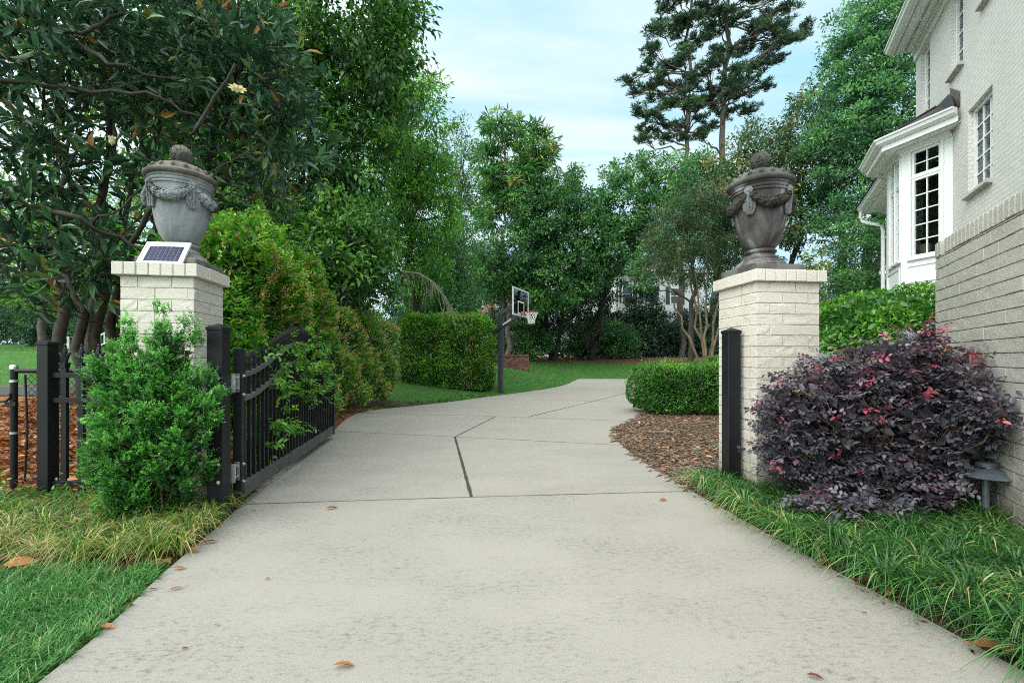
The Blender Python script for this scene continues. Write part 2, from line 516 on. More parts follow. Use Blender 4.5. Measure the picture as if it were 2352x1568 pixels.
def gz(x, y): return float(ground_z(np.array([x]), np.array([y]))[0])

def lin(*seg):
    o = []
    for a, b, s in seg: o.append(np.arange(a, b, s))
    return np.concatenate(o)
gx = lin((-260, -60, 20), (-60, -20, 2.5), (-20, -8, .6), (-8, 8, .14), (8, 20, .6), (20, 60, 2.5), (60, 261, 20))
gy = lin((-60, -4, 8), (-4, 0, .6), (0, 14, .14), (14, 40, .5), (40, 80, 2.5), (80, 401, 20))
GX, GY = np.meshgrid(gx, gy)
GZ = ground_z(GX, GY)
V = np.stack([GX, GY, GZ], -1).reshape(-1, 3)
nx, ny = len(gx), len(gy)
i = (np.arange(ny - 1)[:, None] * nx + np.arange(nx - 1)[None]).ravel()
Q = np.stack([i, i + 1, i + nx + 1, i + nx], -1)
D_ = drive_dist(GX, GY)
nz = np.sin(GX * 7.1 + np.cos(GY * 5.3) * 2) * .05 + np.sin(GY * 9.7 + GX * 3.1) * .04
lawn = np.zeros_like(GX); litter = np.zeros_like(GX); straw = np.zeros_like(GX)
lawn = np.maximum(lawn, ((GX < 0) & (GY + nz < 2.66)).astype(float))
lawn = np.maximum(lawn, ((GY > 11.6 + nz) & (GX < -5.6)).astype(float))
lawn = np.maximum(lawn, ((GY > 13.5) & (GX > -5.6) & (GY < 37.2 - .12 * GX + nz * 6) & (GX < 11)).astype(float))
lawn = np.maximum(lawn, ((GX > 2.9) & (GX < 9) & (GY > 12.2) & (GY < 30)).astype(float))
litter = np.maximum(litter, ((GX < -2.3) & (GY > 3.75 + nz) & (GY < 11.5) & (lawn < .5)).astype(float))
litter = np.maximum(litter, ((GY >= 37.2 - .12 * GX + nz * 6) & (GX > -12)).astype(float) * .35)
straw = np.maximum(straw, ((GX > 1.3) & (GY > 4.25 + nz) & (GY < 12.2)).astype(float))
m, nt, b, o = newmat('ground_soil')
zn = nt.nodes.new('ShaderNodeAttribute'); zn.attribute_name = 'zone'
sep = nt.nodes.new('ShaderNodeSeparateColor'); nt.links.new(zn.outputs['Color'], sep.inputs[0])
f1 = noise(nt, 45, 6, .7); f2 = noise(nt, 2.2, 4)
soil = ramp(nt, [(.3, (.035, .022, .014)), (.6, (.09, .058, .036)), (.8, (.14, .095, .06))], f1.outputs[0])
grass = ramp(nt, [(.25, (.028, .080, .018)), (.5, (.050, .135, .026)), (.75, (.085, .19, .045))], f1.outputs[0])
gpatch = ramp(nt, [(.3, (.75, .8, .7)), (.7, (1.15, 1.1, 1.0))], f2.outputs[0])
grass2 = mixc(nt, grass.outputs[0], gpatch.outputs[0], 1, 'MULTIPLY')
vor = nt.nodes.new('ShaderNodeTexVoronoi'); vor.inputs['Scale'].default_value = 13; vor.inputs['Randomness'].default_value = 1
geo = nt.nodes.new('ShaderNodeNewGeometry'); nt.links.new(geo.outputs['Position'], vor.inputs['Vector'])
sv = nt.nodes.new('ShaderNodeSeparateColor'); nt.links.new(vor.outputs['Color'], sv.inputs[0])
lit = ramp(nt, [(.0, (.10, .035, .012)), (.4, (.24, .085, .028)), (.7, (.32, .13, .05)), (1, (.30, .18, .10))], sv.outputs[0])
f3 = noise(nt, 120, 5, .7, None, 1.5, (1, .35, 1))
stw = ramp(nt, [(.3, (.20, .145, .115)), (.5, (.36, .275, .22)), (.72, (.52, .43, .36))], f3.outputs[0])
c = mixc(nt, soil.outputs[0], grass2, sep.outputs[0])
c = mixc(nt, c, lit.outputs[0], sep.outputs[1]); c = mixc(nt, c, stw.outputs[0], sep.outputs[2])
nt.links.new(c, b.inputs['Base Color']); b.inputs['Roughness'].default_value = .9; b.inputs['Specular IOR Level'].default_value = .2
bump(nt, f1.outputs[0], .8, .03, b)
ground = np_mesh('ground', V, Q, m, k=4, smooth=True)
tag(ground, 'rolling garden ground of soil, lawn, leaf litter and pine straw', 'ground', kind='structure')
za = ground.data.attributes.new('zone', 'FLOAT_COLOR', 'POINT')
zc4 = np.stack([lawn, litter, straw, np.ones_like(lawn)], -1).reshape(-1, 4).astype(np.float32)
za.data.foreach_set('color', zc4.ravel())

# driveway slab
m, nt, b, o = newmat('broom_finished_concrete')
a1 = noise(nt, .55, 6, .62, None, .3); a2 = noise(nt, 1.5, 5, .6, None, 0, (.75, 1.3, 1)); a3 = noise(nt, 150, 4, .8); a4 = noise(nt, 36, 7, .82, None, 0, (.6, 1.3, 1))
base = ramp(nt, [(.3, (.290, .258, .234)), (.7, (.334, .299, .272))], a1.outputs[0])
geo = nt.nodes.new('ShaderNodeNewGeometry'); sy = nt.nodes.new('ShaderNodeSeparateXYZ'); nt.links.new(geo.outputs['Position'], sy.inputs[0])
warm = nt.nodes.new('ShaderNodeMapRange'); warm.inputs[1].default_value = 2; warm.inputs[2].default_value = 14; nt.links.new(sy.outputs[1], warm.inputs[0])
c = mixc(nt, base.outputs[0], (.355, .315, .270), math_(nt, 'MULTIPLY', warm.outputs[0], .55))
st = ramp(nt, [(.40, (.12, .12, .12)), (.66, (1, 1, 1))], a2.outputs[0])
nearst = nt.nodes.new('ShaderNodeMapRange'); nearst.inputs[1].default_value = 2.0; nearst.inputs[2].default_value = 8; nearst.inputs[3].default_value = .95; nearst.inputs[4].default_value = .45
nt.links.new(sy.outputs[1], nearst.inputs[0])
spk = ramp(nt, [(.50, (0, 0, 0)), (.64, (1, 1, 1))], a4.outputs[0])
stain = math_(nt, 'MULTIPLY', math_(nt, 'MULTIPLY', st.outputs[0], math_(nt, 'ADD', math_(nt, 'MULTIPLY', spk.outputs[0], .9), .10)), nearst.outputs[0])
c = mixc(nt, c, (.085, .080, .076), stain)
g3 = ramp(nt, [(.32, (.72, .72, .72)), (.5, (1, 1, 1)), (.68, (1.22, 1.21, 1.20))], a3.outputs[0])
c = mixc(nt, c, g3.outputs[0], 1, 'MULTIPLY')
nt.links.new(c, b.inputs['Base Color']); b.inputs['Roughness'].default_value = .88; b.inputs['Specular IOR Level'].default_value = .25
bp = bump(nt, a3.outputs[0], .35, .003, None); bump(nt, a4.outputs[0], .18, .006, b, bp)
M_conc = m
bm = MB(); bm.prism([tuple(p) for p in DRIVE], -.09, 0.0)
drv = bm.build('driveway', M_conc); tag(drv, 'pale broom finished concrete driveway curving into the back court', 'driveway', kind='structure')
M_joint = plain('joint_filler', (.045, .038, .030), .9, var=.4, vscale=40)
def joint(pts, wd, name='control_joint'):
    pts = smooth_line(pts, 6) if len(pts) > 2 else np.array([np.array(pts[0]) + (np.array(pts[1]) - np.array(pts[0])) * t for t in np.linspace(0, 1, 30)])
    d = np.gradient(pts, axis=0); d = unit(d); nrm = np.stack([-d[:, 1], d[:, 0]], 1)
    g = np.random.default_rng(len(pts)); jw = wd * g.uniform(.75, 1.25, len(pts))
    L = pts + nrm * jw[:, None] / 2; Rr = pts - nrm * jw[:, None] / 2
    b = MB(); n = len(pts)
    b.add([(p[0], p[1], .004) for p in L] + [(p[0], p[1], .004) for p in Rr], [(i, n + i, n + i + 1, i + 1) for i in range(n - 1)])
    o_ = b.build(name, M_joint, drv); o_['kind'] = 'structure'
joint([(-2.26, 3.80), (-.36, 4.0), (1.62, 4.18)], .008)
joint([(-.90, 7.17), (-.36, 4.02)], .030, 'expansion_joint')
joint([(-3.03, 7.74), (-.90, 7.17), (1.55, 6.46)], .011)
joint([(-.90, 7.17), (-.36, 9.72)], .02)
joint([(-3.45, 10.45), (-.3, 9.80), (1.2, 9.35), (2.5, 9.0)], .013)
joint([(.36, 9.72), (2.7, 14.0), (5.35, 18.9)], .022)
joint([(-1.25, 14.4), (1.0, 13.9), (3.7, 13.2)], .016)
joint([(1.45, 19.5), (5.4, 19.1)], .018)
joint([(2.95, 24.0), (6.7, 24.0)], .018)
# narrow asphalt lane across the neighbour's lawn
bm = MB(); xs = np.linspace(-40, -6.2, 60)
yl, yr = 10.05 + .02 * np.sin(xs), 11.35 + .03 * np.sin(xs * .7)
va = [(x, y, gz(x, y) + .022) for x, y in zip(xs, yl)] + [(x, y, gz(x, y) + .022) for x, y in zip(xs, yr)]
bm.add(va, [(i, i + 1, 61 + i, 60 + i) for i in range(59)])
pth = bm.build('path', plain('old_asphalt', (.045, .045, .043), .9, var=.25, vscale=9, bumpy=.4)); tag(pth, 'narrow dark asphalt path crossing the lawn beyond the chain link fence', 'path', kind='structure')
# ------------------------------------------------------------------ materials for built things
def paint_brick(name, c, dirt=.35, bumpy=.55, chis=1.0):
    m, nt, b, o = newmat(name)
    n1 = noise(nt, 1.6, 6, .6); n2 = noise(nt, 28, 6, .65, None, 1.2, (1, 1, 3.2)); n3 = noise(nt, 160, 3)
    r = ramp(nt, [(.3, tuple(x * .88 for x in c)), (.7, tuple(x * 1.06 for x in c))], n1.outputs[0])
    d = ramp(nt, [(.25, (1 - dirt, 1 - dirt * 1.02, 1 - dirt * 1.08)), (.5, (1, 1, 1))], n2.outputs[0])
    cc = mixc(nt, r.outputs[0], d.outputs[0], .6, 'MULTIPLY')
    # rain streaks and soil splash gathered low on the wall
    gq = nt.nodes.new('ShaderNodeNewGeometry'); sq_ = nt.nodes.new('ShaderNodeSeparateXYZ'); nt.links.new(gq.outputs['Position'], sq_.inputs[0])
    n4 = noise(nt, 5, 6, .7, None, 0, (1, 1, .35)); zz_ = math_(nt, 'ADD', sq_.outputs[2], math_(nt, 'MULTIPLY', n4.outputs[0], -.55))
    lo = nt.nodes.new('ShaderNodeMapRange'); lo.inputs[1].default_value = -.12; lo.inputs[2].default_value = .22; lo.inputs[3].default_value = .65; lo.inputs[4].default_value = 0; nt.links.new(zz_, lo.inputs[0])
    cc = mixc(nt, cc, (.20, .175, .135), lo.outputs[0])
    st_ = ramp(nt, [(.60, (0, 0, 0)), (.78, (1, 1, 1))], noise(nt, 7, 6, .7, None, 0, (1, 1, .12)).outputs[0])
    cc = mixc(nt, cc, tuple(x * .62 for x in c), math_(nt, 'MULTIPLY', st_.outputs[0], .5))
    nt.links.new(cc, b.inputs['Base Color'])
    b.inputs['Roughness'].default_value = .62; b.inputs['Specular IOR Level'].default_value = .3
    p = bump(nt, n2.outputs[0], bumpy * chis, .022, None); bump(nt, n3.outputs[0], .25, .003, b, p)
    return m
M_brick = paint_brick('cream_painted_brick', (.64, .575, .515), .18, .35)
M_cap = paint_brick('cream_painted_cap_brick', (.64, .575, .515), .20, .3)
M_mort = paint_brick('painted_mortar', (.60, .535, .475), .2, .3)
M_gbrick = paint_brick('grey_painted_brick', (.50, .468, .425), .30, .45)
M_gmort = paint_brick('grey_mortar', (.36, .325, .285), .4, .3)
M_black = plain('black_powder_coat', (.009, .0095, .012), .46, var=.3, vscale=3, bumpy=.12, bscale=220, spec=.28)
M_blackd = plain('dusty_black_paint', (.085, .084, .084), .65, var=.25, vscale=5, bumpy=.15, bscale=200)
M_zinc = plain('zinc_plated_steel', (.62, .63, .64), .32, .85, var=.15, vscale=30)
M_white = plain('white_trim_paint', (.80, .81, .82), .42, var=.03, vscale=2)
M_glassd, nt, b, o = newmat('window_glass')
b.inputs['Base Color'].default_value = (.9, .93, .93, 1); b.inputs['Roughness'].default_value = .02
b.inputs['Transmission Weight'].default_value = 1.0; b.inputs['IOR'].default_value = 1.02
gl = nt.nodes.new('ShaderNodeBsdfGlossy'); gl.inputs['Roughness'].default_value = .02; gl.inputs['Color'].default_value = (.9, .95, 1, 1)
tr = nt.nodes.new('ShaderNodeBsdfTransparent'); tr.inputs['Color'].default_value = (.80, .86, .84, 1)
fr = nt.nodes.new('ShaderNodeFresnel'); fr.inputs['IOR'].default_value = 1.5
mx = nt.nodes.new('ShaderNodeMixShader'); nt.links.new(fr.outputs[0], mx.inputs[0]); nt.links.new(tr.outputs[0], mx.inputs[1]); nt.links.new(gl.outputs[0], mx.inputs[2])
nt.links.new(mx.outputs[0], o.inputs['Surface'])

def rock_face(bm, a, e, z0, z1, y, depth, g, amp):
    """one brick with a chiselled front"""
    nx_, nz_ = 15, 7; H_ = np.zeros((nx_, nz_))
    for _ in range(6):
        cx_, cz_, w_, sl = g.uniform(0, nx_), g.uniform(0, nz_), g.uniform(1.5, 4.5), g.uniform(-.5, .5)
        X_, Z_ = np.meshgrid(np.arange(nx_), np.arange(nz_), indexing='ij')
        H_ += amp * g.uniform(-1, 1) * np.exp(-((X_ - cx_) / (w_ * 1.6)) ** 2) * np.tanh((Z_ - cz_ - sl * (X_ - cx_)) * 1.6)
    H_ += g.normal(0, amp * .16, H_.shape)
    H_[0] = H_[-1] = 0; H_[:, 0] = H_[:, -1] = 0
    xs = np.linspace(a, e, nx_); zs = np.linspace(z0, z1, nz_)
    vs = [(xs[i], y - H_[i, j], zs[j]) for i in range(nx_) for j in range(nz_)]
    fs = [(i * nz_ + j, (i + 1) * nz_ + j, (i + 1) * nz_ + j + 1, i * nz_ + j + 1) for i in range(nx_ - 1) for j in range(nz_ - 1)]
    bm.add(vs, fs)
    bm.add([(a, y, z0), (e, y, z0), (e, y, z1), (a, y, z1), (a, y + depth, z0), (e, y + depth, z0), (e, y + depth, z1), (a, y + depth, z1)], [(0, 4, 5, 1), (1, 5, 6, 2), (2, 6, 7, 3), (3, 7, 4, 0)])

def bricks(bm, L, z0, z1, course, blen, depth, g, mort=.011, proud=.004, first=0, rough=0.0):
    """running-bond face bricks in the local x-z plane, outward = -y; local x in 0..L"""
    k, z = first, z0
    while z < z1 - .01:
        zt = min(z + course, z1)
        x = -(blen / 2 if k % 2 else 0)
        while x < L - .01:
            a, e = max(x, 0) + mort / 2, min(x + blen, L) - mort / 2
            if x <= 0: a = 0.0
            if x + blen >= L - .012: e = L
            if e - a > .03:
                j = g.uniform(-.0022, .0022)
                if rough and g.random() < .72:
                    rock_face(bm, a, e, z + mort / 2, zt - mort / 2, -proud + j * .4, depth, g, rough)
                else: bm.box(((a + e) / 2, depth / 2 - proud + j, (z + zt) / 2), (e - a, depth, zt - z - mort), bev=.004)
            x += blen
        z += course; k += 1

def brick_pillar(label, nc, yaw, wx, wy, h, corner):
    """nc = the corner nearest the camera (its 'right' or 'left' front corner)"""
    u = Vector((math.cos(yaw), math.sin(yaw), 0)); v = Vector((-math.sin(yaw), math.cos(yaw), 0))
    c = Vector((nc[0], nc[1], 0)) + (u * (wx / 2) if corner == 'left' else -u * (wx / 2)) + v * (wy / 2)
    root = thing('brick_pillar', label, 'pillar', c, yaw, 'painted brick gate pillars', 'thing')
    g = np.random.default_rng(int(abs(nc[0]) * 100))
    hc = .103; course = (h - hc) / 20
    core = MB(); core.box((0, 0, (h - hc) / 2 - .02), (wx - .010, wy - .010, h - hc + .04))
    sh = MB()
    sh.cur = 0
    for i, (L, off) in enumerate(((wx, wy), (wy, wx), (wx, wy), (wy, wx))):
        sh.M = Matrix.Rotation(i * math.pi / 2, 4, 'Z') @ Matrix.Translation((-L / 2, -off / 2, 0))
        bricks(sh, L, 0.0, h - hc, course, .246, .05, g, mort=.0065, proud=.0012, first=i, rough=.0022)
    shaft = sh.build('shaft', M_brick, root)
    core.build('mortar', M_mort, shaft)
    cp = MB(); W2, D2 = wx + .09, wy + .09
    cp.box((0, 0, h - hc / 2 - .003), (W2 - .022, D2 - .022, hc - .010))
    cap = cp.build('mortar_bed', M_mort, None)
    cb_ = MB(); n = 7; bw = W2 / n
    for s in (-1, 1):
        for i in range(n):
            j = g.uniform(-.002, .002)
            cb_.box((-W2 / 2 + bw * (i + .5), s * (D2 / 2 - .10) + j, h - hc / 2 + g.uniform(-.0015, .0015)), (bw - .007, .2, hc), bev=.005)
    m_ = max(1, round((D2 - .40) / bw))
    bw2 = (D2 - .40) / m_
    for s in (-1, 1):
        for i in range(m_):
            cb_.box((s * (W2 / 2 - .10), -D2 / 2 + .2 + bw2 * (i + .5), h - hc / 2 + g.uniform(-.0015, .0015)), (.2, bw2 - .007, hc), bev=.005)
        # header ends showing on the return faces
    cb_.box((0, 0, h - .012), (W2 - .39, D2 - .39, .02))
    capo = cb_.build('cap', M_cap, root); cap.parent = capo
    return root, c
pil_l, cl_ = brick_pillar('cream painted brick pillar with a solar panel and pale urn on top, behind the boxwood', (-2.60, 3.72), R(9), .535, .50, 1.985, 'right')
pil_r, cr_ = brick_pillar('cream painted brick pillar carrying the dark stained urn beside the purple shrub', (2.153, 4.0), R(7), .60, .58, 2.0, 'left')

def stone(name, c1, c2, c3, lich, spl):
    m, nt, b, o = newmat(name)
    tc = nt.nodes.new('ShaderNodeTexCoord')
    n1 = noise(nt, 3.2, 6, .6, tc.outputs['Object'], .8, (1, 1, .45)); n2 = noise(nt, 190, 3, .7, tc.outputs['Object']); n3 = noise(nt, 26, 5, .7, tc.outputs['Object'])
    r = ramp(nt, [(.40, c1), (.50, c2), (.60, c3)], n1.outputs[0])
    sp = ramp(nt, [(.35, (.62, .62, .62)), (.6, (1.1, 1.1, 1.1))], n2.outputs[0])
    c = mixc(nt, r.outputs[0], sp.outputs[0], .8, 'MULTIPLY')
    lm = ramp(nt, [(.54, (0, 0, 0)), (.68, (1, 1, 1))], n3.outputs[0])
    # lichen gathers on upward-facing stone
    gm = nt.nodes.new('ShaderNodeNewGeometry'); sn = nt.nodes.new('ShaderNodeSeparateXYZ'); nt.links.new(gm.outputs['Normal'], sn.inputs[0])
    upm = nt.nodes.new('ShaderNodeMapRange'); upm.inputs[1].default_value = .15; upm.inputs[2].default_value = .8; nt.links.new(sn.outputs[2], upm.inputs[0])
    c = mixc(nt, c, lich, math_(nt, 'MULTIPLY', math_(nt, 'ADD', math_(nt, 'MULTIPLY', lm.outputs[0], .5), .4), math_(nt, 'MULTIPLY', upm.outputs[0], spl)))
    nt.links.new(c, b.inputs['Base Color']); b.inputs['Roughness'].default_value = .82; b.inputs['Specular IOR Level'].default_value = .3
    p = bump(nt, n2.outputs[0], .45, .004, None); bump(nt, n3.outputs[0], .35, .008, b, p)
    return m
M_st_pale = stone('pale_cast_stone', (.22, .23, .25), (.29, .305, .33), (.37, .39, .415), (.24, .19, .125), .9)
M_st_orn = stone('pale_stone_ornament', (.20, .21, .225), (.27, .285, .31), (.36, .38, .41), (.24, .21, .16), .5)
M_st_lid = stone('lichen_grown_stone', (.085, .078, .070), (.145, .132, .115), (.23, .20, .16), (.25, .205, .14), .5)
M_st_dark = stone('dark_stained_stone', (.050, .042, .042), (.11, .098, .10), (.31, .325, .35), (.085, .075, .055), .6)
M_st_dlid = stone('dark_mossy_stone', (.050, .047, .046), (.095, .090, .088), (.16, .155, .15), (.085, .080, .035), .35)
M_st_dgar = stone('brown_stained_garland_stone', (.035, .030, .025), (.060, .050, .042), (.095, .080, .065), (.080, .080, .035), .6)
M_st_tas = stone('pale_tassel_stone', (.13, .135, .145), (.22, .23, .245), (.31, .325, .345), (.2, .19, .15), .3)

def urn(label, loc, yaw, spin, s, mats, sq):
    body_m, lid_m, gar_m, tas_m = mats
    root = thing('stone_urn', label, 'urn', loc, yaw, 'lidded stone urns on the gate pillars')
    root.scale = (s, s, s); spin -= yaw; k_ = .79
    sc = lambda pr: [(r * k_, z) for r, z in pr]
    b = MB(); b.box((0, 0, .034), (sq * 2, sq * 2, .075), bev=.008); b.build('plinth', lid_m, root)
    b = MB(); b.lathe(sc([(.270, .0715), (.275, .085), (.262, .098), (.248, .104), (.240, .116), (.212, .134), (.196, .142), (.198, .152), (.176, .168), (.150, .185), (.142, .194), (.156, .202), (.168, .213), (.168, .226), (.150, .236)]), 56)
    b.build('foot', body_m, root, smooth=True)
    prof = sc([(.125, .232), (.140, .240), (.168, .262), (.196, .300), (.222, .350), (.241, .405), (.256, .465), (.266, .525), (.274, .590), (.281, .650), (.287, .705), (.291, .722),
            (.303, .726), (.307, .734), (.301, .742), (.297, .748), (.308, .752), (.313, .762), (.307, .772), (.302, .778), (.314, .784), (.318, .796)])
    b = MB(); b.lathe(prof, 72); b.build('bowl', body_m, root, smooth=True)
    b = MB()
    b.lathe(sc([(.306, .795), (.330, .798), (.348, .806), (.356, .818), (.354, .832), (.338, .844), (.300, .850)]), 72)
    def gad(a, z): return 1 + (.045 * abs(math.sin(a * 8)) - .018) * max(0, min(1, (.945 - z) / .04))
    b.lathe(sc([(.300, .845), (.296, .858), (.284, .876), (.262, .896), (.232, .915), (.192, .931), (.148, .943), (.118, .949), (.108, .953), (.106, .962), (.088, .967), (.074, .972), (.070, .985)]), 144, mod=gad)
    for k in range(16):
        a = 2 * math.pi * (k + .5) / 16
        b.ball((.225 * math.cos(a), .225 * math.sin(a), .878), (.019, .019, .024), 8, 6)
    b.build('lid', lid_m, root, smooth=True)
    b = MB(); b.lathe([(.046, .968), (.062, .985), (.076, 1.010), (.083, 1.040), (.080, 1.070), (.067, 1.098), (.046, 1.117), (.020, 1.127), (.003, 1.129)], 28)
    g = random.Random(3)
    for k in range(90):
        a, t = g.random() * 6.283, g.random()
        z = .985 + .135 * t; r = .083 * math.sqrt(max(0, 1 - ((z - 1.045) / .083) ** 2))
        b.ball((r * math.cos(a), r * math.sin(a), z), .009, 6, 4)
    b.build('finial', lid_m, root, smooth=True)
    def rad(z):
        for (r0, z0), (r1, z1) in zip(prof, prof[1:]):
            if z0 <= z <= z1: return r0 + (r1 - r0) * (z - z0) / max(1e-6, z1 - z0)
        return .225
    for q in range(4):
        a0 = q * math.pi / 2 + spin
        b = MB()
        b.M = Matrix.Rotation(a0, 4, 'Z') @ Matrix.Translation((.246, 0, .728)) @ Matrix.Rotation(R(90), 4, 'Y')
        b.lathe([(.036, -.012), (.038, .004), (.033, .012), (.025, .010), (.021, .010), (.018, .019), (.007, .024)], 20)
        b.build('rosette', tas_m, root, smooth=True)
        b = MB(); g = random.Random(q); pts, rr = [], []
        for k in range(27):
            t = k / 26; a = a0 + t * math.pi / 2
            z = .712 - .112 * 4 * t * (1 - t)
            th = .012 + .034 * math.sin(math.pi * t) ** .7
            r = rad(z) + th * .6
            pts.append((r * math.cos(a), r * math.sin(a), z)); rr.append(th)
        b.tube(pts, [r * .85 for r in rr], 12)
        for k in range(300):
            i = g.randrange(1, 26); p = Vector(pts[i]); d = (Vector(pts[min(26, i + 1)]) - Vector(pts[i - 1])).normalized()
            rd = Vector((p.x, p.y, 0)).normalized(); up = d.cross(rd)
            an = g.uniform(-1.8, 1.8); o_ = rd * math.cos(an) + up * math.sin(an)
            th = rr[i]; c = p + o_ * th * .86 + d * g.uniform(-.01, .01)
            sd = d.cross(o_); L = g.uniform(.022, .036); w_ = L * .34; lift = o_ * .016
            dd = (d * (1 if i < 13 else -1) + sd * g.uniform(-.6, .6)).normalized(); s2 = dd.cross(o_)
            b.add([c - dd * L * .5, c + s2 * w_ + lift * .3, c + dd * L * .6 + lift, c - s2 * w_ + lift * .3], [(0, 1, 2), (0, 2, 3)])
        b.build('garland', gar_m, root, smooth=False)
        b = MB(); g = random.Random(q + 9)
        for row in range(9):
            z = .698 - .0205 * row; wd = .011 + .0066 * min(row, 5) * (1 if row < 7 else .72 if row < 8 else .4)
            for k in range(-2, 3):
                y = k * wd * .5 + g.uniform(-.003, .003)
                x = rad(max(z, .27)) + .030 - abs(k) * .009
                p = Matrix.Rotation(a0, 4, 'Z') @ Vector((x, y, z))
                b.M = Matrix.Translation(p) @ Matrix.Rotation(a0, 4, 'Z') @ Matrix.Rotation(R(g.uniform(-14, 14) - 7 * k), 4, 'X')
                b.ball((0, 0, 0), (.014, .0115, .023), 7, 5)
        b.build('tassel', tas_m, root, smooth=True)
    return root
urn('pale grey garlanded stone urn behind the small solar panel', (cl_.x + .015, cl_.y + .05, 1.984), R(9), R(-33), .965, (M_st_pale, M_st_lid, M_st_orn, M_st_tas), .24)
urn('dark brown stained stone urn with mossy finial on the pillar by the house', (cr_.x - .045, cr_.y + .02, 1.999), R(7), R(-140), 1.05, (M_st_dark, M_st_dlid, M_st_dgar, M_st_tas), .24)

# ------------------------------------------------------------------ solar panel
sp = thing('solar_panel', 'small white framed solar panel leaning on the pale urn', 'solar panel', (ax(366, 3.70), 3.70, 1.988), R(7))
W_, H_ = .345, .245
T_ = Matrix.Rotation(R(-34), 4, 'X')
b = MB(); b.M = T_
for (c, s) in (((0, 0, .007), (W_, .018, .014)), ((0, 0, H_ - .007), (W_, .018, .014)), ((-W_ / 2 + .007, 0, H_ / 2), (.014, .018, H_ - .029)), ((W_ / 2 - .007, 0, H_ / 2), (.014, .018, H_ - .029))):
    b.box(c, s, bev=.002)
b.build('frame', plain('anodised_aluminium', (.72, .73, .74), .35, .3, var=.05), sp)
b = MB(); b.M = T_; b.box((0, .001, H_ / 2), (W_ - .029, .008, H_ - .029)); back = b.build('backsheet', plain('white_backsheet', (.74, .75, .78), .2, var=.03), sp)
b = MB(); b.M = T_
for i in range(8):
    for j in range(9):
        b.box((-W_ / 2 + .038 + (i + .5) * .0335, -.0045, .026 + (j + .5) * .0192), (.0305, .002, .0158))
b.build('solar_cells', plain('blue_silicon', (.012, .014, .065), .45, .0, var=.55, vscale=70, spec=.15), back)
b = MB(); b.M = T_
for (x, z, w_, h_) in ((-.085, H_ - .032, .04, .007), (-.02, H_ - .033, .045, .004), (.035, H_ - .033, .04, .004), (.075, H_ - .034, .009, .007), (-.06, .019, .08, .002), (.07, .019, .08, .002)):
    b.box((x, -.0042, z), (w_, .002, h_))
b.build('printed_lettering', plain('grey_print', (.25, .26, .28), .4), back)

# ------------------------------------------------------------------ black gate posts
def gate_post(label, nc, yaw, s, h, bolts=()):
    root = thing('gate_post', label, 'post', (nc[0], nc[1], 0), yaw, 'square black gate posts')
    b = MB(); b.box((0, 0, (h - .02) / 2 - .05), (s, s, h - .02 + .1), bev=.004); sh = b.build('shaft', M_black, root)
    t = s / 2 + .006
    b = MB(); b.box((0, 0, h - .032), (s + .012, s + .012, .024), bev=.003)
    b.add([(-t, -t, h - .02), (t, -t, h - .02), (t, t, h - .02), (-t, t, h - .02), (0, 0, h + .012)], [(0, 1, 4), (1, 2, 4), (2, 3, 4), (3, 0, 4)])
    b.build('post_cap', M_black, root)
    for (x, z) in bolts:
        b = MB(); b.M = Matrix.Translation((x, -s / 2, z)) @ Matrix.Rotation(R(90), 4, 'X')
        b.lathe([(.015, 0), (.015, .003), (.0095, .003), (.0095, .010), (.006, .012)], 6 * 2); b.build('bolt', M_zinc, root)
    return root
gp = gate_post('black square gate post with four shiny bolts next to the boxwood', (-2.262, 3.51), R(3), .116, 1.475, ((.030, 1.065), (.030, .93), (.030, .41), (.030, .275)))
b = MB(); b.box((-.012, -.0605, .16), (.066, .006, .20), bev=.002); b.build('cover_plate', M_black, gp)
for z in (1.32, 1.18):
    b = MB(); b.ball((.0585, -.015, z), (.006, .012, .012), 8, 6); b.build('cap_screw', M_black, gp)
gate_post('plain black square gate post standing at the pine straw bed', (2.030, 4.215), R(5), .118, 1.495)

# ------------------------------------------------------------------ swing gate, open along the hedge
G0, G1 = Vector((-2.216, 3.67, 0)), Vector((-2.76, 7.0, 0))
gl_ = (G1 - G0).length; gyaw = math.atan2(G1.y - G0.y, G1.x - G0.x)
gate = thing('driveway_gate', 'open black metal swing gate with arched spear pickets in front of the flowering hedge', 'gate', G0, gyaw)
rail_z = lambda x, a: a + .315 * (.5 - .5 * math.cos(2 * math.pi * min(1, max(0, (x - .06) / (gl_ - .12))))) ** .9
for (x, h) in ((.03, 1.30), (gl_ - .03, 1.262)):
    b = MB(); b.box((x, 0, (h + .075) / 2), (.062, .064, h - .075), bev=.003)
    s_ = b.build('stile', M_black, gate)
    if x < 1:
        for z in (1.075, .925, .36, .22):
            b = MB(); b.M = Matrix.Translation((x + .004, -.032, z)) @ Matrix.Rotation(R(90), 4, 'X'); b.lathe([(.014, 0), (.014, .004), (.009, .004), (.009, .012), (.004, .016)], 12)
            b.build('bolt', M_zinc, s_)
b = MB(); b.box((gl_ / 2, 0, .142), (gl_ - .124, .05, .125), bev=.003); b.build('bottom_rail', M_blackd, gate)
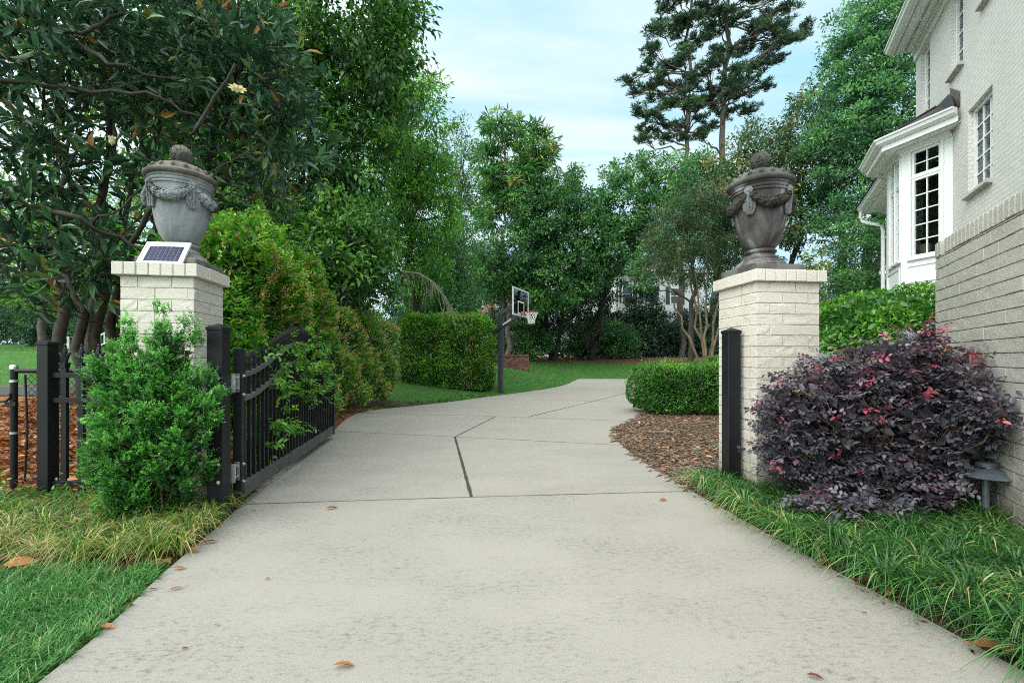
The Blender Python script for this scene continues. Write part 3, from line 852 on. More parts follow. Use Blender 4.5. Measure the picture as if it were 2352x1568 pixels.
for a, nm in ((1.085, 'top_rail'), (.885, 'middle_rail')):
    b = MB(); xs = np.linspace(.061, gl_ - .061, 60)
    vs_ = []
    for x in xs:
        z = rail_z(x, a); sl = (rail_z(x + .01, a) - rail_z(x - .01, a)) / .02; q = .019 * math.sqrt(1 + sl * sl)
        vs_ += [(x, -.024, z - q), (x, .024, z - q), (x, .024, z + q), (x, -.024, z + q)]
    fs_ = [(3, 2, 1, 0)] + [tuple(np.array(f) + 4 * i) for i in range(59) for f in ((0, 1, 5, 4), (1, 2, 6, 5), (2, 3, 7, 6), (3, 0, 4, 7))] + [tuple(np.array((0, 1, 2, 3)) + 4 * 59)]
    b.add(vs_, [tuple(int(q) for q in f) for f in fs_]); b.build(nm, M_blackd, gate)
def spear(b, x, y, z, s=1.0):
    b.box((x, y, z - .012 * s), (.042 * s, .042 * s, .012 * s)); b.box((x, y, z - .030 * s), (.036 * s, .036 * s, .010 * s))
    prof = [(.012, -.006), (.014, .01), (.020, .038), (.021, .05), (.016, .075), (.008, .100), (.001, .122)]
    b.lathe([(r * s * 1.05, zz * s) for r, zz in prof], 6, (x, y, z))
npk = 31
for i in range(npk):
    x = .061 + (gl_ - .122) * (i + .7) / (npk + .4)
    zt = rail_z(x, 1.085) + .085
    b = MB(); b.box((x, 0, (.15 + zt) / 2), (.026, .026, zt - .15)); p = b.build('picket', M_black, gate)
    b = MB(); spear(b, x, 0, zt + .006, .92); b.build('spear_tip', M_black, p)
for z in (.98, .27):
    b = MB(); b.box((-.045, .0, z), (.075, .022, .008)); b.box((-.045, .0, z + .085), (.075, .022, .008)); b.box((-.006, 0, z + .042), (.006, .040, .15)); b.box((-.088, 0, z + .042), (.006, .040, .15))
    b.tube([(-.045, 0, z - .012), (-.045, 0, z + .10)], .007, 10); b.build('hinge', M_zinc, gate)
b = MB(); b.tube([(.02, .09, .20), (.30, .12, .23), (.62, .10, .24)], .026, 12); b.box((-.02, .09, .18), (.12, .07, .05), bev=.006); b.build('opener_arm', M_zinc, gate)

# ------------------------------------------------------------------ spear-topped metal fence by the left pillar
fen = thing('metal_fence', 'short black metal fence with fleur tips between its post and the brick pillar', 'fence', (-4.03, 3.95, 0), 0)
b = MB(); b.box((0, 0, .65), (.098, .098, 1.40), bev=.004); b.box((0, 0, 1.345), (.112, .112, .024), bev=.003)
t = .056; b.add([(-t, -t, 1.357), (t, -t, 1.357), (t, t, 1.357), (-t, t, 1.357), (0, 0, 1.375)], [(0, 1, 4), (1, 2, 4), (2, 3, 4), (3, 0, 4)]); b.build('post', M_black, fen)
for z, h in ((1.075, .046), (.857, .044), (.135, .05)):
    b = MB(); b.box((.42, 0, z), (.74, .036, h), bev=.002); b.build('rail', M_black, fen)
def fleur(b, x, z, s=1.0):
    b.box((x, 0, z), (.058, .058, .014)); b.box((x, 0, z - .022), (.048, .048, .03))
    b.lathe([(.010, .0), (.016, .03), (.021, .075), (.022, .09), (.013, .13), (.006, .15), (.010, .155), (.001, .175)], 8, (x, 0, z))
    for sg in (-1, 1):
        b.tube([(x + sg * .010, 0, z + .008), (x + sg * .016, 0, z + .045), (x + sg * .030, 0, z + .078), (x + sg * .050, 0, z + .090), (x + sg * .054, 0, z + .083)], [.013, .015, .014, .009, .003], 8)
for i in range(5):
    x = .148 + .147 * i
    b = MB(); b.box((x, 0, .60), (.046, .030, 1.14)); p = b.build('picket', M_black, fen)
    b = MB(); fleur(b, x, 1.175); b.build('fleur_tip', M_black, p, smooth=True)

# chain link fence just behind it
clf = thing('chain_link_fence', 'black chain link fence with zinc capped end post in front of the leaf litter', 'fence', (-4.62, 4.22, 0), 0)
def rpost(x, h, capm, r=.027):
    b = MB(); b.tube([(x, 0, -.1), (x, 0, h - .02)], r, 14); p = b.build('post', M_black, clf, smooth=True)
    b = MB(); b.lathe([(r + .003, -.025), (r + .004, 0), (r + .001, .010), (r * .6, .018), (.003, .021)], 14, (x, 0, h - .015)); b.build('post_cap', capm, p, smooth=True)
    return p
p0 = rpost(0, 1.16, M_zinc)
for z in (1.0, .52):
    b = MB(); b.tube([(0, 0, z), (0, 0, z + .022)], .031, 14); b.build('clamp_band', M_zinc, p0)
rpost(.37, 1.26, M_black, .036)
b = MB(); b.tube([(.02, 0, 1.105), (1.5, 0, 1.115)], .022, 12); b.build('top_rail', M_black, clf, smooth=True)
b = MB(); b.tube([(.105, 0, 1.07), (.115, .01, .55), (.10, 0, .08)], .009, 8); b.build('tension_bar', M_black, clf, smooth=True)
b = MB()
pit = .062
for k in range(-16, 26):
    for sg in (-1, 1):
        x0 = .1 + k * pit; pts = []
        for j in range(0, 35):
            x = x0 + sg * j * pit / 2; z = .07 + j * pit / 2
            if .1 <= x <= 1.45 and z <= 1.10: pts.append((x, .003 * sg * (1 if j % 2 else -1), z))
        if len(pts) > 1: b.tube(pts, .0022, 4, caps=False)
b.build('wire_mesh', M_black, clf)
b = MB(); b.tube([(-.16, -.03, .86), (-.10, -.04, .82), (-.03, -.035, .83), (.0, -.03, .86), (.0, -.03, .90)], .011, 8); b.box((.0, -.02, .80), (.10, .03, .035)); b.build('gate_latch', M_black, clf)

# ------------------------------------------------------------------ path light
pl = thing('path_light', 'dark grey cone hat path light on a stem at the garden wall', 'path light', (ax(2264, 3.30), 3.30, 0), 0)
M_lamp = plain('weathered_dark_metal', (.13, .15, .175), .5, .3, var=.3, vscale=18, bumpy=.2, bscale=120)
b = MB(); b.tube([(0, 0, -.1), (0, 0, .38)], .0225, 14); b.lathe([(.032, .34), (.032, .385), (.022, .39)], 14); b.build('stem', M_lamp, pl, smooth=True)
b = MB(); b.lathe([(.150, .368), (.168, .366), (.172, .371), (.150, .384), (.110, .404), (.076, .420), (.060, .430), (.058, .446), (.064, .450), (.064, .460), (.055, .468), (.0, .470)], 40); b.build('lamp_shade', M_lamp, pl, smooth=True)

# ------------------------------------------------------------------ basketball hoop
hb = Vector((-.416, 16.7, 0)); HZ = gz(hb.x, hb.y)
hoop = thing('basketball_hoop', 'basketball hoop on a slate grey post beside the driveway', 'basketball hoop', (hb.x, hb.y, HZ), 0)
M_pole = plain('slate_grey_paint', (.040, .050, .068), .38, .1, var=.15)
tn, nn = Vector((.38, .925, 0)).normalized(), Vector((.925, -.38, 0)).normalized()
yw = math.atan2(nn.y, nn.x)
b = MB(); b.box((0, 0, 1.42), (.15, .15, 3.04), rz=yw, bev=.006); b.box((0, 0, 2.945), (.16, .16, .012), rz=yw); pole = b.build('pole', M_pole, hoop)
BC = Vector((.31, 16.1, 3.24 - HZ)) - Vector((hb.x, hb.y, 0))
def onb(u_, w_, z_): return BC + tn * u_ + nn * w_ + Vector((0, 0, z_))
bw_, bh_ = 1.52, .965
bd = MB()
for (u_, z_, L_, H2) in ((0, bh_ / 2 - .03, bw_, .06), (0, -bh_ / 2 + .03, bw_, .06), (-bw_ / 2 + .03, 0, .06, bh_ - .12), (bw_ / 2 - .03, 0, .06, bh_ - .12)):
    bd.M = Matrix.Translation(onb(u_, 0, z_)) @ Matrix.Rotation(math.atan2(tn.y, tn.x), 4, 'Z'); bd.box((0, 0, 0), (L_, .05, H2), bev=.004)
board = bd.build('backboard', plain('silver_frame', (.66, .69, .72), .35, .25, var=.06), hoop)
bd = MB(); bd.M = Matrix.Translation(onb(0, 0, 0)) @ Matrix.Rotation(math.atan2(tn.y, tn.x), 4, 'Z'); bd.box((0, 0, 0), (bw_ - .12, .012, bh_ - .12)); bd.build('glass', M_glassd, board)
bd = MB(); bd.M = Matrix.Translation(onb(0, .012, -.18)) @ Matrix.Rotation(math.atan2(tn.y, tn.x), 4, 'Z')
for (x, z, a_, c_) in ((0, .205, .61, .05), (0, -.205, .61, .05), (-.28, 0, .05, .36), (.28, 0, .05, .36)): bd.box((x, 0, z), (a_, .004, c_))
bd.build('target_square', plain('cream_line', (.78, .76, .62), .5, var=.03), board)
RC = onb(0, .40, -.345)
M_rim = plain('orange_rim', (.62, .11, .055), .45, var=.08)
b = MB(); ring = [(RC.x + .23 * math.cos(a), RC.y + .23 * math.sin(a), RC.z) for a in np.linspace(0, 2 * math.pi, 33)]
b.tube(ring, .013, 8, caps=False)
b.M = Matrix.Translation(onb(0, .09, -.375)) @ Matrix.Rotation(math.atan2(tn.y, tn.x), 4, 'Z'); b.box((0, .055, 0), (.14, .012, .15)); b.box((0, -.02, .032), (.12, .15, .012)); b.box((-.05, -.02, 0), (.012, .14, .07)); b.box((.05, -.02, 0), (.012, .14, .07))
b.build('rim', M_rim, hoop)
b = MB(); rows = [(0, .222), (-.09, .195), (-.18, .160), (-.26, .130), (-.34, .115), (-.40, .112)]
for k in range(12):
    for sg in (-1, 1):
        pts = []
        for i_, (z, r) in enumerate(rows):
            a = 2 * math.pi * (k + .5 * sg * i_) / 12; pts.append((RC.x + r * math.cos(a), RC.y + r * math.sin(a), RC.z + z))
        b.tube(pts, .0085, 5, caps=False)
b.build('net', plain('white_net_cord', (.80, .80, .76), .8, var=.05), hoop)
for sg in (-1, 1):
    b = MB(); o_ = tn * (.055 * sg)
    b.bar(Vector((0, 0, 2.86)) + o_ * 1.6 + nn * .02, onb(0, -.04, .12) + o_ * 2, .035, .09); b.build('upper_arm', M_pole, hoop)
    b = MB(); back_ = Vector((0, 0, 2.40)) - nn * .32 + Vector((0, 0, -.20)) + o_ * 1.6
    b.bar(back_, onb(0, -.04, -.40) + o_ * 1.8, .035, .10); arm = b.build('lower_arm', M_pole, hoop)
    if sg < 0:
        d_ = (onb(0, -.04, -.40) + o_ * 1.8 - back_); dn = d_.normalized(); sd = dn.cross(Vector((0, 0, 1))).normalized()
        fr_ = -1 if sd.dot(Vector((-hb.x, -hb.y, 0))) < 0 else 1
        c0 = back_ + d_ * .45 + sd * fr_ * .021
        b = MB(); b.bar(c0 - dn * .02, c0 + dn * .40, .006, .058); dc = b.build('decal', plain('white_decal', (.72, .74, .76), .5, var=.05), arm)
        b = MB(); c1 = c0 + sd * fr_ * .004; b.bar(c1 + dn * .03, c1 + dn * .08, .006, .045); b.build('decal_spot', plain('orange_decal', (.7, .32, .10), .5), arm)
        b = MB()
        for k in range(8): b.bar(c1 + dn * (.105 + .035 * k), c1 + dn * (.113 + .035 * k), .006, .040)
        b.build('decal_lettering', plain('grey_lettering', (.30, .33, .38), .5), arm)
b = MB(); b.bar(onb(0, -.03, -.40), onb(0, -.03, .35), .12, .03, up=nn); b.build('board_bracket', M_pole, hoop)
b = MB(); q_ = -nn * .30
b.bar(q_ + Vector((0, 0, 2.20)), q_ + Vector((0, 0, 1.45)), .03, .03, up=nn); b.bar(q_ + Vector((0, 0, 1.5)), q_ + Vector((0, 0, 1.12)), .06, .06, up=nn); b.bar(q_ + Vector((0, 0, 1.15)), Vector((0, 0, 1.15)), .05, .05); b.build('height_actuator', M_pole, hoop)

# ------------------------------------------------------------------ red brick retaining wall
M_red, nt, b_, o = newmat('old_red_brick')
oi = nt.nodes.new('ShaderNodeNewGeometry'); r_ = ramp(nt, [(0, (.09, .05, .042)), (.45, (.20, .085, .062)), (1, (.29, .135, .10))], oi.outputs['Random Per Island'])
nt.links.new(mixc(nt, r_.outputs[0], (.5, .5, .5), noise(nt, 14, 5).outputs[0], 'MULTIPLY'), b_.inputs['Base Color']); b_.inputs['Roughness'].default_value = .85
rz0 = gz(.0, 30.2)
rw = thing('retaining_wall', 'low red brick retaining wall at the lawn edge behind the hoop', 'wall', (-2.02, 30.2, rz0 - .22), R(0), None, 'thing')
b = MB(); g = np.random.default_rng(5); bricks(b, 3.15, 0, 1.05, .076, .22, .09, g, mort=.012); wb = b.build('wall_face', M_red, rw)
b = MB(); b.box((1.575, .16, .52), (3.14, .28, 1.04)); b.build('mortar_core', plain('old_mortar', (.30, .26, .22), .9), wb)
b = MB()
for k in range(40): b.box((.04 + k * .0788, .13, 1.105), (.068, .34, .105), bev=.005)
b.build('coping', M_red, rw)
# ------------------------------------------------------------------ house on the right
def sweep(b, prof, poly, caps=True):
    """profile points (offset to the left of the line, z) carried along a horizontal polyline with mitred corners"""
    P = [Vector((p[0], p[1])) for p in poly]; n = len(P); k = len(prof)
    ds = [(P[i + 1] - P[i]).normalized() for i in range(n - 1)]
    vs = []
    for i in range(n):
        if i == 0: m_ = Vector((-ds[0].y, ds[0].x))
        elif i == n - 1: m_ = Vector((-ds[-1].y, ds[-1].x))
        else:
            a, c = Vector((-ds[i - 1].y, ds[i - 1].x)), Vector((-ds[i].y, ds[i].x)); m_ = (a + c) / (1 + a.dot(c))
        for (o_, z) in prof: vs.append((P[i].x + m_.x * o_, P[i].y + m_.y * o_, z))
    fs = [(i * k + j, (i + 1) * k + j, (i + 1) * k + (j + 1) % k, i * k + (j + 1) % k) for i in range(n - 1) for j in range(k)]
    if caps: fs += [tuple(range(k)), tuple(range((n - 1) * k, n * k))[::-1]]
    b.add(vs, fs)

def wall_face(b, L0, L1, z0, z1, ops, depth):
    """sheet at y = 0 facing +y with openings (x0, x1, z0, z1) and reveals running back"""
    xs = sorted({L0, L1, *[o[0] for o in ops], *[o[1] for o in ops]}); zs = sorted({z0, z1, *[o[2] for o in ops], *[o[3] for o in ops]})
    for x0, x1 in zip(xs, xs[1:]):
        for a, c in zip(zs, zs[1:]):
            mx_, mz = (x0 + x1) / 2, (a + c) / 2
            if any(o[0] < mx_ < o[1] and o[2] < mz < o[3] for o in ops): continue
            b.add([(x0, 0, a), (x0, 0, c), (x1, 0, c), (x1, 0, a)], [(0, 1, 2, 3)])
    for (x0, x1, a, c) in ops:
        d = -depth
        b.add([(x0, 0, a), (x0, d, a), (x0, d, c), (x0, 0, c)], [(0, 1, 2, 3)]); b.add([(x1, 0, a), (x1, 0, c), (x1, d, c), (x1, d, a)], [(0, 1, 2, 3)])
        b.add([(x0, 0, c), (x0, d, c), (x1, d, c), (x1, 0, c)], [(0, 1, 2, 3)]); b.add([(x0, 0, a), (x1, 0, a), (x1, d, a), (x0, d, a)], [(0, 1, 2, 3)])

m, nt, b, o = newmat('white_painted_house_brick')
uvn = nt.nodes.new('ShaderNodeUVMap'); bt = nt.nodes.new('ShaderNodeTexBrick')
nt.links.new(uvn.outputs[0], bt.inputs['Vector'])
bt.inputs['Scale'].default_value = 1; bt.inputs['Brick Width'].default_value = .215; bt.inputs['Row Height'].default_value = .0685
bt.inputs['Mortar Size'].default_value = .006; bt.inputs['Mortar Smooth'].default_value = .35; bt.inputs['Bias'].default_value = 0
bt.inputs['Color1'].default_value = (.70, .67, .655, 1); bt.inputs['Color2'].default_value = (.67, .64, .625, 1); bt.inputs['Mortar'].default_value = (.48, .435, .405, 1)
n1 = noise(nt, 22, 5, .6); n2 = noise(nt, 1.1, 4)
v_ = ramp(nt, [(.3, (.92, .92, .92)), (.7, (1.05, 1.05, 1.05))], n2.outputs[0])
nt.links.new(mixc(nt, bt.outputs['Color'], v_.outputs[0], 1, 'MULTIPLY'), b.inputs['Base Color']); b.inputs['Roughness'].default_value = .6; b.inputs['Specular IOR Level'].default_value = .3
p = bump(nt, bt.outputs['Fac'], -.7, .012, None); bump(nt, n1.outputs[0], .3, .008, b, p)
M_house = m
M_roofd = plain('dark_bronze_roof_metal', (.040, .030, .028), .45, .3, var=.2)
M_copper = plain('weathered_flashing', (.17, .13, .12), .45, .4, var=.3, vscale=12)
M_room = plain('taupe_room', (.16, .14, .12), .9)
dvec = Vector((.4683, .8836, 0)); HO = (7.57, 7.80, 0)
house = thing('brick_house', 'white painted brick house with a tall bay window', 'house', HO, math.atan2(dvec.y, dvec.x))
ZS, ZE = 5.16, 7.67
OPS_UP = [(1.177, 1.72, 6.08, 7.46), (-.435, .125, 6.08, 7.46), (-1.75, -1.10, 6.50, 7.40), (-3.0, -2.3, 6.08, 7.46)]
OPS_LO = [(-1.44, -.59, 3.81, 5.17), (.20, 2.06, 2.7, 5.05)]
b = MB()
wall_face(b, -6, 2.037, 0, ZE, OPS_UP + OPS_LO[:1] + [(.20, 2.02, 2.7, 5.05)], .11)
b.add([(2.037, 0, 0), (2.037, 0, ZE), (2.037, -7, ZE), (2.037, -7, 0)], [(0, 1, 2, 3)])
wl = b.build('wall', M_house, house, uvf=lambda v: ((v.x if abs(v.y) < .5 and v.x < 2.03 else v.x + v.y) - (v.y if -.2 < v.y < -.01 else 0), v.z))
b = MB(); b.add([(2.037, -.004, 0), (2.037, -.004, ZS), (4.516, -.004, ZS), (4.516, -.004, 0)], [(0, 1, 2, 3)]); b.add([(4.516, -.004, 0), (4.516, -.004, ZS), (4.516, -7, ZS), (4.516, -7, 0)], [(0, 1, 2, 3)])
b.build('wing_wall', M_house, house, uvf=lambda v: (v.x + v.y, v.z))
# rooms behind the glass
b = MB()
for (z0, z1) in ((2.55, 5.3), (5.55, 7.6)):
    x0, x1, y0, y1 = -5.9, 2.03, -.115, -4.5
    q = [(x0, y0, z0), (x1, y0, z0), (x1, y1, z0), (x0, y1, z0), (x0, y0, z1), (x1, y0, z1), (x1, y1, z1), (x0, y1, z1)]
    b.add(q, [(0, 1, 2, 3), (4, 7, 6, 5), (1, 5, 6, 2), (2, 6, 7, 3), (3, 7, 4, 0)])
b.build('room_walls', M_room, house)

def window(parent, x0, x1, z0, z1, cols, rows, y=-.10, M=None, casing=.055, name='window', bar=.022, split=None):
    b = MB(); b.M = M
    cx, cz, w_, h_ = (x0 + x1) / 2, (z0 + z1) / 2, x1 - x0, z1 - z0
    for (c, s) in (((x0 + casing / 2, y + .012, cz), (casing, .05, h_)), ((x1 - casing / 2, y + .012, cz), (casing, .05, h_)), ((cx, y + .0135, z1 - casing / 2), (w_ - 2 * casing, .047, casing)), ((cx, y + .0135, z0 + casing / 2), (w_ - 2 * casing, .047, casing))):
        b.box(c, s)
    a0, a1, c0, c1 = x0 + casing, x1 - casing, z0 + casing, z1 - casing
    for i in range(1, cols): b.box((a0 + (a1 - a0) * i / cols, y + .010, (c0 + c1) / 2), (bar, .022, c1 - c0))
    for j in range(1, rows): b.box(((a0 + a1) / 2, y + .0085, c0 + (c1 - c0) * j / rows), (a1 - a0, .019, bar))
    if split: b.box(((a0 + a1) / 2, y + .018, c0 + (c1 - c0) * split), (a1 - a0, .03, .045))
    w = b.build(name, M_white, parent)
    b = MB(); b.M = M; b.add([(a0, y, c0), (a0, y, c1), (a1, y, c1), (a1, y, c0)], [(0, 1, 2, 3)])
    b.build('pane', M_glassd, w if parent is house else parent)
    return w
M_pane_back = plain('pale_lilac_sheet', (.52, .50, .54), .9, var=.12, vscale=14)  # pale lilac sheet behind each house pane, gives the glass its tone
M_sill = plain('painted_brick_sill', (.44, .405, .37), .7, var=.15, vscale=9, bumpy=.3)
for (x0, x1, z0, z1), (c_, r_) in zip(OPS_UP + OPS_LO[:1], ((2, 4), (2, 4), (2, 3), (2, 4), (3, 5))):
    w_ = window(house, x0 + .004, x1 - .004, z0 + .004, z1 - .004, c_, r_)
    b = MB(); b.add([(x0 + .03, -.16, z0), (x0 + .03, -.16, z1), (x1 - .03, -.16, z1), (x1 - .03, -.16, z0)], [(0, 1, 2, 3)]); b.build('pane_backing', M_pane_back, w_)
    b = MB(); n_ = 7
    for i in range(n_):
        e = (x1 - x0 + .03) / n_; b.box((x0 - .015 + e * (i + .5), .004, z0 - .026), (e - .003, .14, .062), rx=R(14), bev=.004)
    b.build('window_sill', M_sill, w_)
# main eave: frieze, soffit with vent, fascia and gutter
EL = [(-6.2, 0), (1.90, 0)]
b = MB()
b.add([(-6.2, .03, ZE), (-6.2, .42, ZE + .01), (1.90, .42, ZE + .01), (1.90, .03, ZE)], [(3, 2, 1, 0)])
b.box((-2.1, .022, ZE - .085), (8.25, .04, .17)); b.box((-2.1, .055, ZE - .02), (8.25, .07, .035)); b.box((-2.15, .33, ZE - .004), (8.0, .12, .03))
b.box((-2.15, .425, ZE + .075), (8.1, .03, .17)); b.box((1.885, .22, ZE + .075), (.03, .40, .17))
ev = b.build('eave', M_white, house)
b = MB()
for k in range(16): b.box((-5.9 + .5 * k, .215, ZE - .0055), (.44, .020, .012))
b.build('soffit_vent', plain('grey_vent_mesh', (.40, .40, .40), .8), ev)
GP = [(.0, .02), (.03, .02), (.05, .035), (.085, .055), (.10, .10), (.125, .12), (.125, .145), (.0, .145)]
b = MB(); sweep(b, [(.442 + a_, ZE + z_) for a_, z_ in GP], EL); b.build('gutter', M_white, house)
b = MB(); b.add([(-6.3, .53, ZE + .15), (1.93, .53, ZE + .15), (.2, -5, ZE + 3.2), (-6.3, -5, ZE + 3.2), (1.93, -9, ZE + .15)], [(0, 1, 2, 3), (1, 4, 2)]); b.build('roof', plain('dark_grey_shingle', (.06, .06, .065), .9, var=.4, vscale=25), house)
# bay window: canted sides, tall sashes with transoms, panels under the sills
bay_pts = [(.038, 0), (.601, .563), (1.656, .563), (2.219, 0)]
faces_ = []
for (p0_, p1_) in zip(bay_pts, bay_pts[1:]):
    d_ = Vector((p1_[0] - p0_[0], p1_[1] - p0_[1], 0)); L_ = d_.length; d_.normalize()
    faces_.append((Matrix.Translation((p0_[0], p0_[1], 0)) @ Matrix.Rotation(math.atan2(d_.y, d_.x), 4, 'Z'), L_))
wins = [[(.165, .628)], [(.085, .425), (.465, .805)], [(.165, .628)]]
b = MB()
for (M_, L_), ws in zip(faces_, wins):
    b.M = M_
    wall_face(b, 0, L_, 0, ZS + .05, [(a - .0, c, z0, z1) for a, c in ws for z0, z1 in ((3.10, 4.555), (4.585, 5.055))], .05)
    for a, c in ws:                                         # casing, sill and the moulded panel below
        for (cc, ss) in (((a - .022, .010, 4.08), (.044, .022, 2.05)), ((c + .022, .010, 4.08), (.044, .022, 2.05)), (((a + c) / 2, .012, 5.083), (c - a + .088, .026, .05)), (((a + c) / 2, .022, 3.075), (c - a + .12, .05, .045))): b.box(cc, ss)
    a, c = .11, L_ - .11
    for (cc, ss) in (((a, .008, 2.80), (.022, .018, .28)), ((c, .008, 2.80), (.022, .018, .28)), (((a + c) / 2, .008, 2.95), (c - a + .022, .018, .022)), (((a + c) / 2, .008, 2.65), (c - a + .022, .018, .022))): b.box(cc, ss)
b.M = None
bay = b.build('bay_window', M_white, house)
for (M_, L_), ws in zip(faces_, wins):
    for a, c in ws:
        window(bay, a + .003, c - .003, 3.103, 4.552, 2, 5, y=-.045, M=M_, casing=.042, name='sash', bar=.020)
        window(bay, a + .003, c - .003, 4.588, 5.052, 2, 2, y=-.045, M=M_, casing=.040, name='transom', bar=.020)
ov = [(-.36, .055), (.468, .883), (1.789, .883), (2.62, .05)]
b = MB(); inn = [(.02, -.005)] + [(.6, .56), (1.657, .56)] + [(2.24, -.005)]
b.add([(p_[0], p_[1], ZS) for p_ in ov] + [(p_[0], p_[1], ZS) for p_ in inn], [(0, 1, 5, 4), (1, 2, 6, 5), (2, 3, 7, 6)])
sweep(b, [(-.02, ZS - .008), (.0, ZS - .008), (.0, ZS + .09), (-.02, ZS + .09)], ov)
sweep(b, [(-.19, ZS - .014), (-.06, ZS - .010), (-.06, ZS + .002), (-.19, ZS + .002)], ov)
sweep(b, [(.0, ZS - .10), (.018, ZS - .10), (.03, ZS - .06), (.07, ZS - .03), (.09, ZS - .001), (.0, ZS - .001)], bay_pts)
b.build('bay_eave', M_white, bay)
b = MB(); sweep(b, [(.002 + a_, ZS + .07 + z_) for a_, z_ in GP], ov); b.build('bay_gutter', M_white, bay)
b = MB(); zt = ZS + .21; top = [(.16, -.01), (.66, .05), (1.60, .05), (2.10, -.01)]
b.add([(p_[0] * 1, p_[1] + .03, zt) for p_ in ov] + [(p_[0], p_[1], 5.88) for p_ in top], [(0, 1, 5, 4), (1, 2, 6, 5), (2, 3, 7, 6), (4, 5, 6, 7)])
b.tube([(ov[1][0], ov[1][1] + .03, zt + .01), (.66, .05, 5.89)], .02, 6)
b.build('bay_roof', M_roofd, bay)
b = MB()
for k in range(5):
    x0 = -.30 + .085 * k; b.add([(x0, .012, 5.42), (x0 + .08, .012, 5.42), (x0 + .08, .012, 5.66 + .055 * k + .06), (x0, .012, 5.66 + .055 * k)], [(3, 2, 1, 0)])
    b.add([(x0, .004, 5.42), (x0 + .08, .004, 5.42), (x0 + .08, .012, 5.42), (x0, .012, 5.42)], [(0, 1, 2, 3)])
b.build('step_flashing', M_copper, bay)
# one-storey wing: eave, gutter, downspout
b = MB(); b.add([(1.9, .0, ZS - .03), (1.9, .42, ZS - .02), (4.78, .42, ZS - .02), (4.78, .0, ZS - .03)], [(3, 2, 1, 0)])
b.box((3.34, .43, ZS + .05), (2.88, .025, .15)); b.box((4.775, .21, ZS + .05), (.025, .43, .15)); b.box((3.3, .02, ZS - .10), (2.5, .04, .14)); b.box((3.34, .33, ZS - .03), (2.8, .12, .03))
b.build('wing_eave', M_white, house)
b = MB(); sweep(b, [(.445 + a_, ZS - .01 + z_) for a_, z_ in GP], [(1.9, 0), (4.79, 0)]); b.build('wing_gutter', M_white, house)
b = MB(); b.add([(1.9, .60, ZS + .14), (4.9, .60, ZS + .14), (4.9, -5, ZS + .55), (1.9, -5, ZS + .55)], [(0, 1, 2, 3)]); b.build('wing_roof', M_roofd, house)
b = MB(); b.tube([(4.66, .50, ZS + .0), (4.66, .50, ZS - .16), (4.65, .46, ZS - .26), (4.62, .36, ZS - .32), (4.54, .14, ZS - .42), (4.51, .075, ZS - .48), (4.50, .06, ZS - .60), (4.50, .06, .05)], .044, 10); b.build('downspout', M_white, house, smooth=True)
# things on the table in the bay
pp = thing('potted_plant', 'potted fern on a skirted table seen through the bay window', 'plant', Vector(HO) + dvec * .85 + Vector((-.8836, .4683, 0)) * .16 + Vector((0, 0, 3.19)), 0)
b = MB(); b.lathe([(.08, 0), (.10, .10), (.115, .20), (.10, .20), (.09, .19)], 20); b.build('pot', plain('cream_pot', (.40, .36, .28), .5), pp, smooth=True)
gg = np.random.default_rng(3); nb = 70; P_ = np.zeros((nb, 3)); P_[:, 2] = .19
arr = blades_arrays(P_, gg.uniform(.12, .30, nb), np.full(nb, .03), gg.normal(0, .16, (nb, 2)), gg.random(nb), 5, gg)
M_fern = leafmat('fern_green', [(0, (.03, .07, .02)), (1, (.06, .13, .03))])
leaves_obj('fronds', [arr], M_fern, pp)
tb = thing('side_table', 'round side table with a scalloped cream cover inside the bay window', 'table', Vector(HO) + dvec * .85 + Vector((-.8836, .4683, 0)) * .16 + Vector((0, 0, 2.56)), 0)
b = MB(); b.lathe([(.30, 0), (.31, .50), (.315, .60), (.315, .625), (.30, .63), (.0, .63)], 40, mod=lambda a, z: 1 + .03 * math.sin(a * 14) * (1 - z / .65)); b.build('table_cover', plain('cream_cover', (.45, .42, .33), .8), tb, smooth=True)

# ------------------------------------------------------------------ grey painted garden wall running from the house side to the path light
gwd = Vector((.459, .8886, 0)); GO = Vector((4.10, 4.40, 0))
gw = thing('garden_wall', 'grey painted brick garden wall with a header course on top', 'wall', GO, math.atan2(gwd.y, gwd.x), None, 'thing')
b = MB(); g = np.random.default_rng(21)
b.M = Matrix.Rotation(math.pi, 4, 'Z')
Lw, Hw, crs = 4.6, 2.33, .102
b2 = MB(); b2.M = b.M
bricks(b, Lw, 0.03, Hw - .142, crs, .225, .07, g, mort=.0075, proud=.0035, rough=.0012)
# end face at the far side (local +x end)
wf = b.build('wall_face', M_gbrick, gw)
b = MB(); b.box((-Lw / 2 - .0, -.15, (Hw - .14) / 2), (Lw - .02, .28, Hw - .145)); b.build('mortar_core', M_gmort, wf)
b = MB(); b.M = Matrix.Rotation(math.pi, 4, 'Z'); n_ = int(Lw / .0785)
for k in range(n_):
    if k == 2: continue
    b.box((.0785 * (k + .5), .145, Hw - .071 + g.uniform(-.004, .004)), (.0665, .31, .135), bev=.005)
b.box((.0785 * 2.5, .165, Hw - .075), (.0665, .27, .12), bev=.02)
b.box((Lw / 2, .15, Hw - .075), (Lw - .02, .26, .11))
b.build('header_course', M_gbrick, gw)
for o_ in (wf,):
    pass
